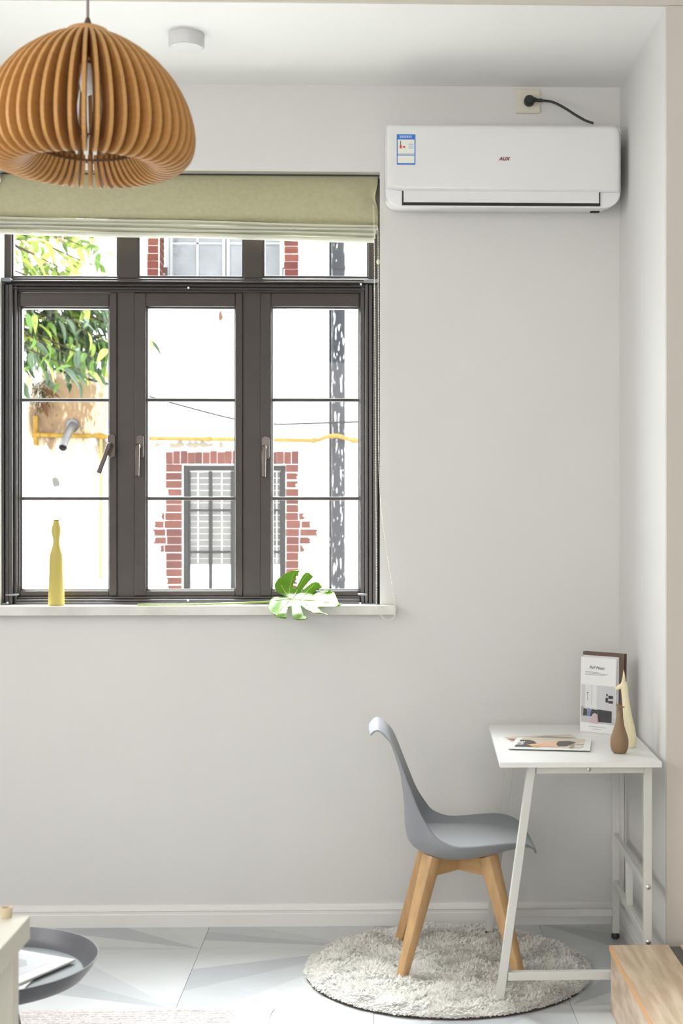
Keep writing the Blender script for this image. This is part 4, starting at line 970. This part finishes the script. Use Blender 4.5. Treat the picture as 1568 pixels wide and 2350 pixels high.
# ================================================================ WOODEN PLATFORM BOX (right)
XB, YBk, HB = .693, 4.243, .20
bx2 = thing('storage_bench', 'low light oak box bench standing before the desk at the right', 'bench', (1.2, 3.6, 0))
M_oak = mat('light_oak', srgb(226, 206, 180), .4, bump=.05, bscale=30, vscale=7, col2=srgb(196, 170, 140), stretch=(7, .7, 7))
M_oak2 = mat('oak_side', srgb(218, 198, 176), .5, vscale=7, col2=srgb(180, 156, 132), stretch=(7, 1.2, 4))
M_edge = mat('oak_edge_band', srgb(222, 172, 120), .45)
MB().box((XB+.004, 2.7, .0005), (2.3, YBk-.004, HB-.0165)).build('side_panel', M_oak2, bx2, bevel=.001)
for x0_, x1_ in ((XB+.0035, .871), (.907, 2.3)):
    MB().box((x0_, 2.7, HB-.016), (x1_, YBk, HB)).build('top_board', M_oak, bx2, bevel=.001)
MB().box((XB, 2.7, HB-.0162), (XB+.0033, YBk, HB+.0002)).build('edge_band', M_edge, bx2)
MB().box((.8715, 2.7, HB-.016), (.9065, YBk, HB-.006)).build('sliding_track', mat('dark_track_metal', srgb(95, 92, 90), .35, metal=.5), bx2)

# ================================================================ FOREGROUND TABLE + TRAY TABLE (bottom left)
TZ2 = .72; c = atz(70, 2100, TZ2)
ft = thing('side_table', 'cream wooden table corner with a square leg in the near left foreground', 'table', (c.x-.3, c.y-.3, 0))
M_ct = mat('cream_lacquer', srgb(224, 220, 206), .45)
MB().box((c.x-.6, c.y-.7, TZ2-.046), (c.x, c.y, TZ2)).build('table_top', M_ct, ft, bevel=.003)
lxr = at(42, 0, c.y-.03).x
for ox in (0, -.5):
    for oy in (0, -.6): MB().box((lxr-.045+ox, c.y-.07+oy, 0.0005), (lxr+ox, c.y-.025+oy, TZ2-.0465)).build('leg', M_ct, ft, bevel=.002)
cc = atz(18, 2102, TZ2); kk = cc.y/FPX; cu = thing('small_cup', 'tiny beige cup standing on the back edge of the cream table', 'cup', (cc.x, c.y-.016, TZ2))
MB().lathe([(.0095, 0), (.0105, .002), (.0108, .012), (.0118, .018), (.0118, .0195), (.009, .0195), (.0085, .008)], (cc.x, c.y-.016, TZ2+.0003), 28).build('cup_body', mat('beige_ceramic', srgb(214, 196, 168), .6), cu, smooth=True)
TX, TY, TR, TZt = -.880, 3.18, .249, .50
tt = thing('tray_table', 'round dark grey tray table with a flared rim behind the cream table', 'tray table', (TX, TY, 0))
M_tray = mat('tray_grey', srgb(96, 97, 104), .38, var=.05); M_tray2 = mat('tray_bottom', srgb(140, 146, 148), .45, var=.05)
o = MB(); n = 80
prof_o = [(.001, .458), (.21, .458), (.222, .461), (.236, .478), (TR, .499), (TR+.001, .502), (TR-.002, .502), (.232, .481), (.219, .465), (.214, .4635)]
o.lathe(prof_o, (TX, TY, 0), n); o.build('rim', M_tray, tt, smooth=True, angle=40)
MB().lathe([(.2145, .4625), (.2145, .4642), (.001, .4642)], (TX, TY, 0), n).build('tray_surface', M_tray2, tt)
for k in range(3):
    a = -.5+2*PI*k/3; MB().tube([(TX+.07*math.cos(a), TY+.07*math.sin(a), .457), (TX+.20*math.cos(a), TY+.20*math.sin(a), .010)], .010, 12).build('leg', M_tray, tt, smooth=True)
QT = [(-120, 2148), (173, 2201.5), (35, 2259), (-330, 2190)]
mt = thing('magazine', 'white-bordered magazine with a grey photo lying on the round tray', 'magazine', (TX, TY, .465))
flat_quad([(-90, 2155), (173, 2201.5), (38, 2259), (-240, 2200)], .474, .005, 'pages', M_paper, mt, bevel=.0006)
QT = [(-90, 2155), (173, 2201.5), (38, 2259), (-240, 2200)]
flat_poly(QT, [(.07, .12), (.90, .12), (.90, .84), (.07, .84)], .4742, 'cover_print', Mp('print_pale_grey', 205, 207, 212), mt)
flat_poly(QT, [(.35, .35), (.55, .25), (.72, .28), (.80, .42), (.76, .62), (.62, .75), (.4, .7)], .4745, 'cover_print', Mp('print_mid_grey', 176, 178, 182), mt)
flat_poly(QT, [(.4, .42), (.55, .36), (.6, .52), (.55, .68), (.4, .62)], .4748, 'cover_print', Mp('print_pale', 226, 227, 230), mt)
m3 = thing('magazine', 'second white magazine peeping out beneath the one on the round tray', 'magazine', (TX-.05, TY-.05, .465))
flat_quad([(-150, 2200), (76, 2247), (52, 2271), (-200, 2240)], .4685, .003, 'pages', M_paper, m3)

fix_parents()
